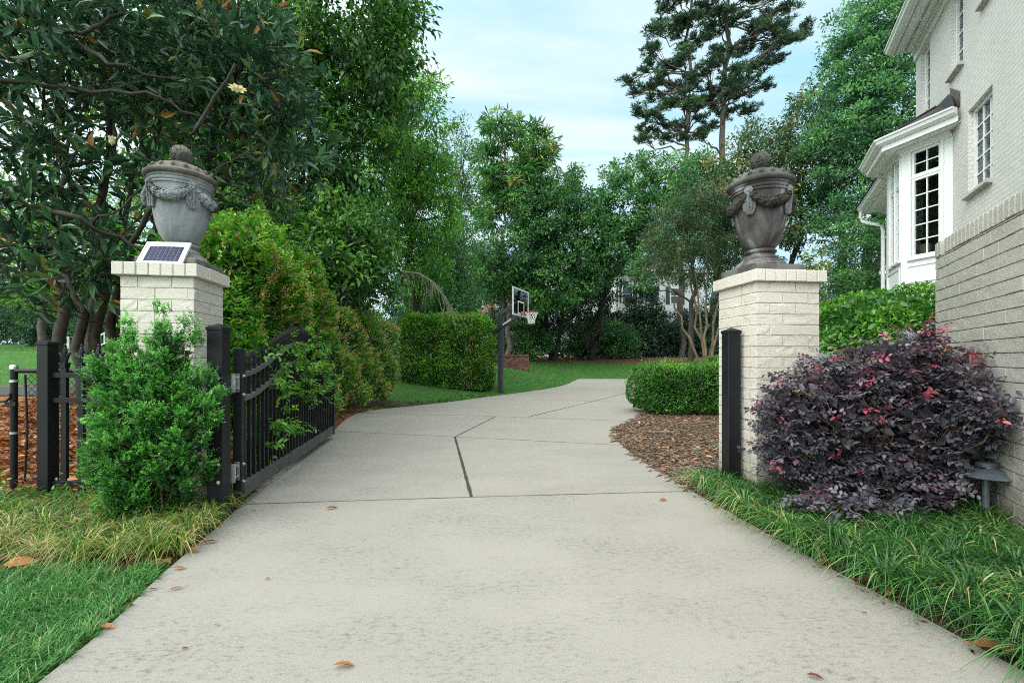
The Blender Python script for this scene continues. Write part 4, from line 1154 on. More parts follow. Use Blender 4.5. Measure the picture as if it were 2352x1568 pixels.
# ------------------------------------------------------------------ foliage materials (tint 0 dark .. 1 young or dry)
LM_mag = leafmat('magnolia_leaf', [(0, (0.0135, 0.0410, 0.0240)), (.45, (0.0297, 0.0866, 0.0420)), (.75, (0.0540, 0.1418, 0.0510)), (.90, (0.1148, 0.2048, 0.0525)), (.985, (0.2970, 0.2363, 0.0450)), (1, (0.4050, 0.1890, 0.0450))], .28, .18, .5)
LM_ever = leafmat('dense_evergreen_leaf', [(0, (0.0138, 0.0480, 0.0100)), (.4, (0.0391, 0.1260, 0.0200)), (.75, (0.0920, 0.2460, 0.0300)), (1, (0.2070, 0.3960, 0.0500))], .34, .28, .55)
LM_brt = leafmat('bright_leaf', [(0, (.028, .090, .014)), (.45, (.065, .200, .022)), (.8, (.13, .32, .032)), (1, (.22, .40, .05))], .42, .36, .45)
LM_mid = leafmat('mid_green_leaf', [(0, (0.0154, 0.0517, 0.0198)), (.45, (0.0418, 0.1323, 0.0374)), (.8, (0.0935, 0.2472, 0.0572)), (1, (0.1760, 0.3565, 0.0770))], .40, .28, .5)
LM_dark = leafmat('dark_shrub_leaf', [(0, (0.0104, 0.0339, 0.0182)), (.5, (0.0221, 0.0678, 0.0312)), (.85, (0.0416, 0.1109, 0.0416)), (1, (0.0780, 0.1540, 0.0520))], .34, .18, .5)
LM_pine = leafmat('pine_needle', [(0, (.020, .052, .032)), (.5, (.050, .120, .058)), (1, (.11, .21, .075))], .5, .2, .4)
LM_olive = leafmat('olive_magnolia_leaf', [(0, (0.0280, 0.0630, 0.0260)), (.5, (0.0630, 0.1330, 0.0416)), (.8, (0.1190, 0.1820, 0.0585)), (.95, (0.2380, 0.1960, 0.0520)), (1, (0.3360, 0.2380, 0.0520))], .34, .2, .5)
LM_ail = leafmat('compound_leaf', [(0, (0.0286, 0.0980, 0.0286)), (.5, (0.0546, 0.1680, 0.0390)), (.8, (0.0975, 0.2380, 0.0468)), (.93, (0.2600, 0.3080, 0.0650)), (1, (0.3900, 0.3500, 0.1040))], .45, .35, .35)
LM_crape = leafmat('crape_myrtle_leaf', [(0, (.012, .038, .018)), (.45, (.030, .085, .032)), (.72, (.058, .125, .042)), (.84, (.13, .10, .050)), (1, (.24, .12, .075))], .45, .25, .35)
LM_hedge = leafmat('ligustrum_leaf', [(0, (.018, .070, .010)), (.4, (.055, .185, .018)), (.72, (.13, .33, .028)), (1, (.31, .47, .045))], .32, .25, .5, pscale=.9)
LM_flower = leafmat('cream_flower_panicle', [(0, (0.3240, 0.2030, 0.0650)), (.5, (0.5130, 0.3770, 0.1300)), (1, (0.7020, 0.6380, 0.2600))], .8, .1, .1)
LM_hedge2 = leafmat('clipped_shrub_leaf', [(0, (0.0210, 0.0720, 0.0120)), (.5, (0.0510, 0.1760, 0.0192)), (.8, (0.1125, 0.3040, 0.0288)), (1, (0.2550, 0.4320, 0.0600))], .33, .22, .45, pscale=3)
LM_box = leafmat('boxwood_leaf', [(0, (0.0204, 0.0720, 0.0180)), (.35, (0.0510, 0.1840, 0.0330)), (.65, (0.1275, 0.3840, 0.0630)), (1, (0.3230, 0.7040, 0.1275))], .40, .25, .45, pscale=5)
LM_lor = leafmat('loropetalum_leaf', [(0, (0.0390, 0.0338, 0.0442)), (.42, (0.1105, 0.1040, 0.1300)), (.62, (0.1625, 0.1404, 0.1690)), (.76, (0.2600, 0.0975, 0.1300)), (.90, (0.4680, 0.0780, 0.1365)), (.985, (0.5460, 0.1300, 0.1690)), (1, (0.2860, 0.3120, 0.0780))], .42, .12, .6, tcol=(.8, .12, .2), pscale=4)
LM_grass = leafmat('lawn_blade', [(0, (.022, .085, .018)), (.45, (.055, .185, .036)), (.75, (.12, .31, .070)), (.90, (.22, .36, .13)), (1, (.42, .34, .18))], .48, .28, .4, pscale=5)
LM_mondo = leafmat('mondo_blade', [(0, (.022, .070, .016)), (.35, (.075, .19, .028)), (.58, (.20, .27, .045)), (.75, (.42, .35, .13)), (1, (.52, .40, .24))], .5, .22, .35, pscale=4)
LM_lir = leafmat('liriope_blade', [(0, (0.0138, 0.0504, 0.0140)), (.45, (0.0391, 0.1320, 0.0260)), (.75, (0.0978, 0.2520, 0.0450)), (.90, (0.2760, 0.3000, 0.1000)), (1, (0.5290, 0.4320, 0.2200))], .36, .22, .5, pscale=4)
LM_dry = leafmat('dry_magnolia_leaf', [(0, (0.1063, 0.0375, 0.0150)), (.35, (0.2500, 0.0875, 0.0300)), (.7, (0.4000, 0.1562, 0.0562)), (1, (0.5250, 0.3000, 0.1625))], .55, .12, .3, tcol=(.6, .3, .1))
LM_straw = leafmat('pine_straw_needle', [(0, (.22, .15, .11)), (.5, (.42, .31, .24)), (1, (.60, .49, .40))], .7, .05, .2, tcol=(.5, .4, .3))
BK_dark = plain('dark_bark', (.036, .030, .024), .9, var=.45, vscale=14, bumpy=.8, bscale=40)
BK_mag = plain('smooth_grey_bark', (.060, .048, .036), .85, var=.45, vscale=7, bumpy=.5, bscale=50)
BK_pine = plain('pine_bark', (.115, .092, .082), .95, var=.4, vscale=5, bumpy=.9, bscale=14)
BK_crape = plain('tan_crape_bark', (.17, .12, .075), .75, var=.35, vscale=5, bumpy=.2)
BK_dead = plain('bleached_dead_wood', (.26, .23, .19), .9, var=.3, vscale=10)

LM_oak = leafmat('layered_oak_leaf', [(0, (.014, .050, .026)), (.45, (.048, .150, .056)), (.8, (.105, .27, .080)), (1, (.17, .36, .09))], .42, .3, .45)
def lob(x, y, Z, px, pz, dep, w=None):
    c = at(x, y, Z); r = (c[0], c[1], c[2], px * Z / F, dep, pz * Z / F)
    return r + ((w * r[3] * r[4] * r[5],) if w else ())
def gbase(x, Z): X = ax(x, Z); return (X, Z, gz(X, Z))

# ------------------------------------------------------------------ magnolia close on the left
mb = gbase(222, 6.5)
mag_l = [lob(120, 110, 6.2, 330, 270, 1.5, 1.1), lob(430, 90, 6.5, 260, 260, 1.5, 1.1), lob(640, 330, 6.9, 110, 150, 1.0, 1.3), lob(90, 400, 6.0, 230, 130, 1.2, 1.0), lob(120, 600, 6.2, 170, 70, .8, .9), lob(500, 420, 6.8, 130, 100, 1.0, .9), lob(560, 180, 6.6, 180, 160, 1.2), lob(200, 600, 5.7, 130, 110, .7, 2.2), lob(40, 640, 5.7, 110, 80, .7, 1.8), lob(20, 500, 5.6, 150, 120, .8, 1.2)]
st = [at(250, -60, 7.0), at(420, -40, 7.2), at(120, 60, 6.6), at(560, 130, 7.2), at(330, 300, 6.9)]
mroot, _ = tree('magnolia_tree', 'dark magnolia with long glossy leaves and bare crossing limbs behind the left pillar', mb, .085, mag_l, 1450, 8, .16, (.185, .060), LM_mag, BK_mag, 11,
                shape=LEAFM, stems=st, whorl=True, limbs=70, inner=.15, limb_r=.42, up=.5)
extra_l = []
g = np.random.default_rng(4)
for (pts, r0, r1) in (([(-60, 440), (60, 470), (170, 495), (280, 550), (370, 600)], .055, .03), ([(-60, -10), (120, 55), (260, 150), (420, 190)], .06, .022), ([(-40, 180), (140, 200), (330, 215), (480, 270)], .045, .02), ([(10, 560), (90, 600), (150, 640), (195, 720)], .03, .04),
                      ([(-50, 60), (70, 75), (190, 75), (300, 30)], .05, .03), ([(300, 560), (360, 450), (430, 330), (540, 150)], .045, .03), ([(170, 520), (250, 500), (330, 420), (470, 405), (600, 330)], .02, .008)):
    P3 = [at(x, y, 5.45 + .3 * np.sin(i * 1.3 + x * .01)) for i, (x, y) in enumerate(pts)]
    sm = np.array(P3)
    k = 16; tt = np.linspace(0, len(sm) - 1, k); pp_ = np.stack([np.interp(tt, np.arange(len(sm)), sm[:, j]) for j in range(3)], 1) + g.normal(0, .018, (k, 3))
    Vv, Qq = tubes_arrays([(pp_, np.linspace(r0 * .68, r1 * .6, k))], 9)
    np_mesh('limb', Vv - np.array(mb), Qq, BK_dark, mroot, smooth=True, k=4)
def blossom(px, py, Z, openness, lab):
    c = at(px, py, Z); parts = []
    gg_ = np.random.default_rng(int(px)); n = 9
    a = np.linspace(0, 6.283, n, endpoint=False) + gg_.normal(0, .1, n)
    o_ = openness
    D = np.stack([np.cos(a) * o_, np.sin(a) * o_, np.full(n, 1.05 - o_ * .8)], 1); D = unit(D)
    Nn = unit(np.stack([-np.cos(a), -np.sin(a), np.full(n, .6)], 1))
    o = leaves_obj('blossom', [leaf_arrays(np.repeat(c[None], n, 0), D, Nn, np.full(n, .115), np.full(n, .075), gg_.random(n), LEAFM)], LM_petal, mroot, mb); o['label'] = lab
LM_petal = leafmat('ivory_petal', [(0, (.62, .55, .36)), (1, (.75, .70, .52))], .5, .3, .3, tcol=(.9, .85, .6))
blossom(257, 335, 5.3, .22, 'closed ivory magnolia bud'); blossom(545, 212, 5.4, .75, 'wide open cream magnolia flower')

# ------------------------------------------------------------------ trees behind the hedge, left of the sky
GT = 'trees around the garden'
tree('evergreen_tree', 'large dense evergreen tree rising above the flowering hedge, its top out of frame', gbase(700, 12.8), .22,
     [lob(770, 40, 12.3, 210, 240, 2.4), lob(640, 330, 12.8, 230, 250, 2.6), lob(880, 130, 12.2, 85, 170, 1.5), lob(810, 400, 12.6, 90, 180, 1.8), lob(640, 560, 12.0, 220, 110, 1.6), lob(480, 300, 13.5, 200, 260, 2), lob(930, 40, 12, 70, 70, 1.0)],
     1300, 50, .50, (.175, .074), LM_ever, BK_dark, 21, GT, droop=.55, limbs=40, stems=[at(720, -80, 12.8), at(800, 120, 12.6), at(620, 100, 13)])
tree('evergreen_tree', 'glossy laurel shrub tree leaning over the back of the flowering hedge', gbase(760, 10.6), .08,
     [lob(760, 590, 10.3, 110, 90, 1.0), lob(840, 560, 10.8, 70, 90, .9), lob(820, 650, 10.4, 80, 60, .9), lob(640, 500, 10.4, 120, 50, .9)], 230, 46, .36, (.150, .060), LM_ever, BK_dark, 22, GT, droop=.35, limbs=14)
t3, _ = tree('deciduous_tree', 'light green feathery tree with drooping leaves beside the open sky', gbase(960, 17.5), .2,
     [lob(950, 300, 17, 95, 130, 1.7), lob(985, 470, 17.5, 75, 130, 1.6), lob(905, 420, 17.6, 90, 160, 1.5), lob(950, 600, 17, 90, 80, 1.5), lob(930, 200, 17.2, 55, 60, 1.2)], 430, 52, .55, (.19, .055), LM_brt, BK_dark, 23, GT, droop=.75, limbs=26)
# bleached dead bough hanging out of it
paths = []
g = np.random.default_rng(9)
tr_ = np.array([at(905, 622, 15.2), at(960, 628, 15.1), at(990, 645, 15.0), at(1010, 670, 15.0), at(1030, 700, 15.0)])
paths.append((tr_, np.linspace(.035, .012, 5)))
for k in range(46):
    i = g.integers(0, 5); p = tr_[i] + (tr_[min(i + 1, 4)] - tr_[i]) * g.random()
    q = p + np.array([g.uniform(-.1, .55), g.uniform(-.4, .3), g.uniform(-1.25, -.1)]) * g.uniform(.4, 1.1)
    paths.append((curve_pts(p, q, .12, 6, g, .03), np.linspace(.012, .004, 6)))
Vv, Qq = tubes_arrays(paths, 5); bq = gbase(960, 17.5)
o = np_mesh('dead_branch', Vv - np.array(bq), Qq, BK_dead, t3, smooth=True, k=4); o['label'] = 'bleached bare dead bough'
tree('deciduous_tree', 'thin see-through tree with small leaves left of the tall flowering tree', gbase(1060, 28), .16,
     [lob(1060, 370, 28, 45, 100, 1.5), lob(1075, 500, 28, 45, 70, 1.5), lob(1030, 470, 28, 50, 100, 1.5)], 150, 40, .6, (.17, .08), LM_mid, BK_dark, 24, GT, limbs=24)
tree('evergreen_tree', 'rounded dark green tree behind the clipped box hedge', gbase(1000, 21), .16,
     [lob(1000, 650, 20.5, 75, 100, 1.6), lob(1035, 570, 21.5, 65, 80, 1.5), lob(960, 690, 20, 70, 60, 1.3), lob(1060, 700, 20.5, 50, 70, 1.3)], 300, 60, .55, (.14, .06), LM_mid, BK_dark, 25, GT, limbs=12)
def panicles(g, C, lb):
    sel = C[g.random(len(C)) < .22]; n = len(sel) * 24
    P = np.repeat(sel, 24, 0) + g.normal(0, .28, (n, 3)) + np.array([0, 0, .35])
    return [leaf_arrays(P, rand_unit(n, g), rand_unit(n, g), np.full(n, .17), np.full(n, .10), g.uniform(.90, 1, n))]
tree('deciduous_tree', 'tall umbrella crowned tree with yellow flower heads standing against the sky', gbase(1165, 34), .20,
     [lob(1150, 300, 34, 55, 40, 1.6), lob(1225, 345, 34, 50, 50, 1.7), lob(1125, 380, 34, 45, 55, 1.5), lob(1190, 430, 34, 75, 65, 1.9), lob(1245, 460, 34, 35, 55, 1.4), lob(1120, 500, 34, 40, 40, 1.2)],
     250, 40, .55, (.52, .10), LM_ail, BK_pine, 26, GT, droop=.45, limbs=26, extra=panicles, stems=[at(1160, 300, 34), at(1225, 330, 34)], flat=.6)
tree('deciduous_tree', 'broad mid green tree with many limbs behind the basketball hoop', gbase(1265, 38), .22,
     [lob(1260, 500, 33, 105, 85, 2.4), lob(1190, 590, 33, 95, 85, 2.2), lob(1340, 560, 33, 85, 120, 2.2), lob(1120, 620, 32.5, 65, 60, 1.6), lob(1275, 640, 33, 110, 80, 2.2), lob(1290, 420, 33.5, 50, 40, 1.4)],
     720, 56, .62, (.25, .115), LM_mid, BK_dark, 27, GT, limbs=34, stems=[at(1240, 470, 33), at(1330, 480, 33.3), at(1180, 560, 32.8)])
tree('deciduous_tree', 'leaning tree with a dark slanting trunk in front of the white house', gbase(1345, 38), .26,
     [lob(1440, 480, 33.5, 80, 80, 2.0), lob(1410, 590, 34, 60, 70, 1.8), lob(1470, 390, 35, 60, 50, 1.7), lob(1500, 520, 35, 70, 90, 2), lob(1395, 430, 34, 30, 40, 1.2), lob(1560, 420, 35, 70, 60, 1.8)],
     440, 54, .62, (.25, .115), LM_mid, BK_dark, 28, GT, limbs=26, stems=[at(1425, 480, 33.8), at(1500, 400, 35)])
tree('deciduous_tree', 'bright mid green tree between the pines and the crape myrtle', gbase(1590, 27), .2,
     [lob(1590, 430, 27, 70, 80, 2.0), lob(1640, 520, 27, 70, 80, 1.8), lob(1555, 560, 27, 60, 70, 1.6), lob(1500, 610, 28, 60, 60, 1.5)], 260, 50, .6, (.18, .085), LM_mid, BK_dark, 29, GT, limbs=18)

# ------------------------------------------------------------------ dark evergreen belt at the back of the lawn
GS = 'dark shrubs along the back of the lawn'
def shrub(label, x, Z, lobes, n, per, r, leaf, mat, seed, name='shrub', group=GS, tr=.07, **k):
    return tree(name, label, gbase(x, Z), tr, lobes, n, per, r, leaf, mat, BK_dark, seed, group, limbs=8, cat='shrub', **k)
shrub('tall dark holly to the left of the basketball backboard', 1115, 38.0, [lob(1110, 700, 38.0, 55, 110, 1.6), lob(1090, 610, 38.0, 40, 60, 1.3), lob(1140, 780, 38.0, 50, 60, 1.3)], 260, 56, .5, (.17, .085), LM_dark, 31)
shrub('glossy broad leaved shrub above the brick retaining wall', 1205, 36.5, [lob(1200, 745, 36.5, 55, 65, 1.3), lob(1235, 790, 36.5, 45, 35, 1.2)], 150, 50, .45, (.22, .085), LM_mid, 32)
#shrub('x', 1305, 37.0, [lob(1300, 715, 37.0, 85, 80, 1.7), lob(1350, 660, 37.5, 50, 60, 1.4), lob(1260, 730, 37.0, 50, 50, 1.3)], 270, 60, .5, (.16, .045), LM_ced, 33) if False else None
LM_ced = leafmat('reddish_cedar_spray', [(0, (.014, .020, .012)), (.5, (.026, .042, .020)), (.8, (.055, .045, .022)), (1, (.12, .060, .030))], .6, .12, .3)
shrub('reddish dark cedar with bare inner trunks right of the hoop', 1305, 37.0, [lob(1300, 705, 37.0, 85, 75, 1.7), lob(1350, 650, 37.5, 50, 60, 1.4), lob(1255, 720, 37.0, 50, 45, 1.3)], 270, 60, .5, (.16, .045), LM_ced, 33)
shrub('spreading glossy shrub low on the bank right of the cedar', 1390, 39.0, [lob(1380, 775, 39.0, 75, 50, 1.5), lob(1330, 800, 39.0, 50, 26, 1.2), lob(1430, 790, 39.0, 50, 40, 1.3)], 230, 52, .48, (.21, .085), LM_mid, 34)
shrub('tall pointed magnolia shrub in front of the white house', 1480, 41.0, [lob(1480, 760, 41.0, 65, 60, 1.6), lob(1475, 690, 41.0, 42, 60, 1.3), lob(1465, 620, 41.0, 20, 40, .8)], 260, 50, .5, (.24, .10), LM_dark, 35)
shrub('rounded dark magnolia shrub behind the crape myrtle', 1580, 42.0, [lob(1580, 765, 42.0, 75, 60, 1.7), lob(1640, 740, 42.0, 55, 80, 1.5), lob(1535, 790, 42.0, 50, 40, 1.2)], 280, 50, .52, (.24, .10), LM_dark, 36)
shrub('dark evergreen shrub half hidden behind the dark gate post', 1720, 30, [lob(1700, 740, 30.0, 70, 90, 1.6), lob(1760, 700, 30.0, 70, 120, 1.6)], 240, 50, .5, (.2, .085), LM_dark, 37)
shrub('dark shrub filling the gap behind the box hedge', 1000, 24, [lob(980, 790, 24.0, 120, 70, 1.5), lob(1060, 790, 25.0, 60, 60, 1.3)], 240, 50, .45, (.15, .07), LM_dark, 38)

shrub('dark evergreen closing the gap behind the hoop net', 1225, 41, [lob(1225, 690, 41, 70, 110, 1.8), lob(1180, 640, 41, 60, 80, 1.6)], 300, 52, .6, (.24, .11), LM_dark, 39)
shrub('dark evergreen closing the gap left of the leaning trunk', 1350, 42, [lob(1360, 700, 42, 70, 110, 1.8), lob(1400, 760, 42, 70, 60, 1.6)], 300, 52, .6, (.24, .11), LM_dark, 40)
shrub('dark tall evergreen behind the bleached dead bough', 1030, 27, [lob(1030, 700, 27, 70, 110, 1.6), lob(950, 720, 27, 70, 90, 1.6)], 300, 54, .5, (.17, .08), LM_dark, 41)

shrub('wide dark laurel row far behind the cedar trunks', 1290, 47, [lob(1200, 800, 47, 110, 60, 1.6), lob(1400, 790, 47, 110, 70, 1.6)], 360, 50, .7, (.30, .14), LM_dark, 42, tr=.05)
shrub('dark laurel row far behind the crape myrtle', 1600, 47, [lob(1560, 790, 47, 110, 60, 1.6), lob(1680, 780, 47, 90, 70, 1.6)], 320, 50, .7, (.30, .14), LM_dark, 43, tr=.05)
# ------------------------------------------------------------------ pines
def pine(label, x, Z, tr, top, pads, seed):
    g = np.random.default_rng(seed); base = np.array(gbase(x, Z)); root = thing('pine_tree', label, 'tree', tuple(base), 0, GT)
    tp = at(top[0], top[1], Z + .5); n = 22
    tpts = curve_pts(base - np.array([0, 0, .2]), tp, 0, n, g, .004); trad = tr * (1 - .72 * np.linspace(0, 1, n)); paths = [(tpts, trad)]
    Ps, Ds, Ts = [], [], []
    for (px, py, w, h) in [q for p_ in pads for q in (p_, (p_[0] + g.uniform(-32, 32), p_[1] + g.uniform(-30, 30), p_[2] * .7, p_[3] * .8))]:
        c = at(px, py, Z + g.uniform(-3.2, 3.2)); rw_, rh = w * Z / F, h * .8 * Z / F
        dz = np.abs(tpts[:, 2] - (c[2] - .22 * np.linalg.norm(tpts[:, :2] - c[:2], axis=1) * 1.0)); k = dz.argmin()
        lp = curve_pts(tpts[k], c - np.array([0, 0, rh * .5]), g.uniform(-.07, .10), 8, g, .03)
        paths.append((lp, np.linspace(min(trad[k] * .5, .15), .03, 8)))
        nt_ = max(8, int(w * h / 18))
        for q in range(nt_):
            u = g.normal(size=3); u /= np.linalg.norm(u); r_ = g.random() ** .5
            tpnt = c + u * r_ * np.array([rw_, rw_, rh])
            s_ = lp[g.integers(4, 8)]
            if g.random() < .55: paths.append((curve_pts(s_, tpnt, .05, 4, g, .04), np.linspace(.03, .012, 4)))
            m_ = 26; d = g.normal(size=(m_, 3)); d[:, 2] = np.abs(d[:, 2]) * .8 + .1
            Ps.append(np.repeat(tpnt[None], m_, 0) + g.normal(0, .07, (m_, 3))); Ds.append(d); Ts.append(np.full(m_, g.normal(.45, .2)) + g.normal(0, .1, m_))
    Vv, Qq = tubes_arrays(paths, 6); np_mesh('trunk', Vv - base, Qq, BK_pine, root, smooth=True, k=4)
    P, D, T = np.concatenate(Ps), np.concatenate(Ds), np.concatenate(Ts)
    leaves_obj('needles', [leaf_arrays(P, D, rand_unit(len(P), g), g.uniform(.30, .50, len(P)), np.full(len(P), .046), T)], LM_pine, root, base)
pads1 = [(1440, 186, 26, 14), (1480, 205, 26, 12), (1512, 190, 20, 14), (1470, 250, 24, 14), (1505, 262, 28, 14), (1540, 240, 26, 14), (1490, 300, 30, 16), (1530, 318, 26, 14), (1560, 290, 22, 14), (1500, 120, 26, 14), (1530, 150, 30, 16), (1570, 130, 28, 16), (1510, 72, 28, 15), (1550, 60, 34, 18),
         (1590, 40, 30, 18), (1535, 15, 30, 16), (1575, -20, 34, 20), (1600, 95, 28, 16), (1600, 190, 30, 16), (1585, 240, 26, 14), (1560, -70, 34, 20), (1610, 270, 22, 12), (1480, 160, 18, 12), (1545, 200, 26, 14), (1600, 310, 26, 12)]
pine('slimmer pine with dark pads of needles reaching far over the open sky', 1563, 41, .30, (1588, -90), pads1, 51)
pads2 = [(1640, 60, 36, 20), (1690, 40, 34, 18), (1740, 70, 34, 18), (1790, 90, 36, 16), (1830, 80, 28, 13), (1850, 82, 18, 10), (1770, 30, 32, 16), (1710, 110, 32, 16), (1660, 130, 34, 18), (1620, 160, 32, 18), (1690, 170, 34, 18), (1740, 150, 34, 16), (1780, 135, 30, 14), (1640, 210, 34, 18), (1700, 215, 34, 18),
         (1750, 200, 30, 14), (1670, 260, 30, 16), (1600, 230, 28, 16), (1720, 250, 28, 14), (1650, -30, 36, 22), (1720, -20, 36, 20), (1780, -30, 34, 20), (1620, 10, 32, 18), (1680, -80, 38, 22), (1810, 20, 28, 14), (1800, 60, 28, 14), (1630, 290, 24, 12)]
pine('thicker forked pine with spreading limbs above the dark urn side trees', 1632, 43, .42, (1680, -110), pads2, 52)

# ------------------------------------------------------------------ right side trees
tree('magnolia_tree', 'olive green magnolia with yellowing leaves behind the dark urn', gbase(1790, 24), .2,
     [lob(1760, 400, 24, 95, 110, 2.2), lob(1690, 480, 24, 80, 90, 2.0), lob(1850, 330, 24, 70, 90, 2.0), lob(1640, 420, 24.5, 45, 60, 1.4), lob(1820, 480, 24, 90, 100, 2.0), lob(1730, 330, 24.5, 50, 60, 1.4), lob(1870, 240, 24, 50, 60, 1.5), lob(1780, 570, 24, 80, 60, 1.6)],
     560, 44, .5, (.21, .075), LM_olive, BK_dark, 61, GT, limbs=34, stems=[at(1760, 330, 24), at(1850, 270, 24), at(1690, 420, 24)])
tree('deciduous_tree', 'tall dense oak like tree filling the corner beside the house', gbase(1985, 21), .3,
     [lob(2010, 100, 21, 100, 170, 2.4), lob(1960, 270, 21, 100, 120, 2.3), lob(2060, 300, 20.5, 90, 150, 2.2), lob(1980, 440, 21, 110, 110, 2.2), lob(1905, 350, 21.3, 60, 90, 1.8), lob(2080, 20, 21, 90, 120, 2), lob(1950, 130, 21.4, 55, 70, 1.5), lob(1925, 520, 20.5, 70, 90, 1.6)],
     820, 62, .50, (.165, .075), LM_oak, BK_dark, 62, GT, limbs=60, flat=.45, stems=[at(2030, 60, 21), at(1930, 330, 21), at(2080, 200, 21)])
shrub('tall dark clipped evergreen between the dark urn and the bay window', 1960, 13, [lob(1955, 690, 13, 75, 90, 1.0), lob(1985, 590, 13.3, 60, 90, 1.0), lob(1920, 760, 13, 60, 50, .9)], 330, 64, .30, (.085, .038), LM_mid, 63, group=None)
LM_yel = leafmat('yellow_green_leaf', [(0, (.06, .12, .02)), (1, (.24, .30, .04))], .45, .35, .4)
shrub('small yellow green sapling peeping over the pillar cap', 1872, 9.5, [lob(1872, 600, 9.5, 22, 24, .25), lob(1868, 700, 9.5, 14, 60, .2)], 34, 22, .16, (.085, .04), LM_yel, 64, group=None, tr=.015)
tree('crape_myrtle', 'multi stemmed crape myrtle with tan trunks and rusty seed heads', gbase(1618, 17), .060,
     [lob(1560, 530, 17, 80, 65, 1.6), lob(1640, 470, 17, 75, 60, 1.6), lob(1690, 540, 17, 65, 80, 1.5), lob(1520, 595, 17, 60, 40, 1.2), lob(1630, 610, 17, 100, 60, 1.6), lob(1580, 480, 17, 50, 40, 1.2), lob(1720, 470, 17, 50, 60, 1.3)],
     620, 46, .30, (.095, .040), LM_crape, BK_crape, 65, GT, limbs=46, inner=.25, stems=[at(1500, 560, 17), at(1560, 470, 17.4), at(1625, 430, 16.8), at(1690, 450, 17.3), at(1730, 520, 17), at(1590, 560, 16.6)], limb_r=.5)

# ------------------------------------------------------------------ neighbour's side on the far left
tree('maple_tree', 'bright green maple over the neighbour lawn behind the magnolia', gbase(95, 23), .19,
     [lob(50, 640, 23, 150, 80, 2.4), lob(200, 600, 23, 130, 100, 2.4), lob(-60, 520, 23, 150, 120, 2.4), lob(330, 520, 24, 130, 120, 2.4), lob(120, 480, 24, 160, 110, 2.4)],
     520, 48, .6, (.17, .11), LM_brt, BK_pine, 71, GT, limbs=26)
tree('maple_tree', 'second light green maple seen through the magnolia limbs by the urn', gbase(470, 21), .17,
     [lob(450, 640, 21, 120, 100, 2.0), lob(330, 680, 21, 110, 80, 2.0), lob(540, 560, 21, 110, 120, 2.0)], 330, 48, .6, (.17, .11), LM_mid, BK_pine, 72, GT, limbs=18)
tree('oak_tree', 'dark rough trunked tree standing on the neighbour lawn', gbase(178, 10.2), .145, [lob(180, 60, 10.5, 260, 160, 2.5), lob(430, 0, 11, 200, 160, 2.5)], 260, 40, .5, (.15, .07), LM_ever, BK_dark, 73, GT, limbs=18, stems=[at(165, 250, 10.5), at(260, 120, 10.6)])
for i, (lab, x, Z, L_) in enumerate((('clipped azalea mound beside the white bench', 225, 26, [lob(225, 755, 26, 55, 32, 1.2)]), ('wide dark rhododendron on the neighbour lawn edge', 60, 27, [lob(60, 725, 27, 110, 70, 1.6), lob(-60, 690, 27, 100, 95, 1.6), lob(150, 690, 28, 70, 70, 1.6)]),
                                     ('rounded dark azalea behind the stair railing', 320, 28, [lob(320, 725, 28, 100, 60, 1.6)]), ('low green azalea left of the white bench', 110, 25.5, [lob(110, 772, 25.5, 35, 22, .9)]))):
    shrub(lab, x, Z, L_, 190 if i else 100, 46, .45, (.14, .065), LM_dark if i % 2 else LM_mid, 80 + i, group='shrubs along the neighbour lawn')
for i, (lab, L_) in enumerate((('dark evergreen screen at the end of the neighbour lawn by the frame edge', [lob(-120, 690, 35, 150, 110, 2), lob(40, 700, 35, 110, 80, 2)]), ('dark evergreen screen behind the white bench', [lob(170, 690, 35, 110, 90, 2), lob(110, 740, 34, 90, 50, 2)]), ('dark evergreen screen behind the stair railing and pillar', [lob(330, 680, 35, 120, 110, 2), lob(480, 690, 35, 100, 110, 2)]))):
    shrub(lab, (-60, 170, 390)[i], 35, L_, 420, 50, .6, (.24, .115), (LM_dark, LM_mid, LM_dark)[i], 180 + i, group='shrubs along the neighbour lawn')
# white bench and stair railing
M_wht = plain('white_garden_paint', (.78, .80, .80), .5, var=.04)
bx = gbase(152, 23.5); wb_ = thing('garden_bench', 'small white slatted garden bench on the neighbour lawn', 'bench', bx, 0)
b = MB()
for k in range(4): b.box((0, -.15 + .1 * k, .60), (.66, .085, .03))
b.build('seat', M_wht, wb_)
for sx_ in (-1, 1):
    for sy_ in (-1, 1):
        b = MB(); b.box((sx_ * .27, sy_ * .15, .29), (.06, .06, .58)); b.build('leg', M_wht, wb_)
b = MB(); b.box((0, -.15, .2), (.50, .03, .05)); b.box((0, -.15, .52), (.50, .03, .05))
for k in range(3): b.box((-.14 + .14 * k, -.15, .36), (.035, .02, .30))
b.build('apron', M_wht, wb_)
sb_ = gbase(240, 22); sr = thing('stair_railing', 'white sloping stair railing beyond the magnolia trunks', 'railing', sb_, R(10))
b = MB(); b.bar((-.55, 0, .55), (.9, 0, 1.35), .07, .06); b.bar((-.55, 0, .10), (.9, 0, .78), .05, .05); b.build('handrail', M_wht, sr)
for k in range(9):
    x = -.5 + .165 * k; z = .10 + (x + .55) * .47
    b = MB(); b.box((x, 0, z + .24), (.04, .04, .50)); b.build('baluster', M_wht, sr)

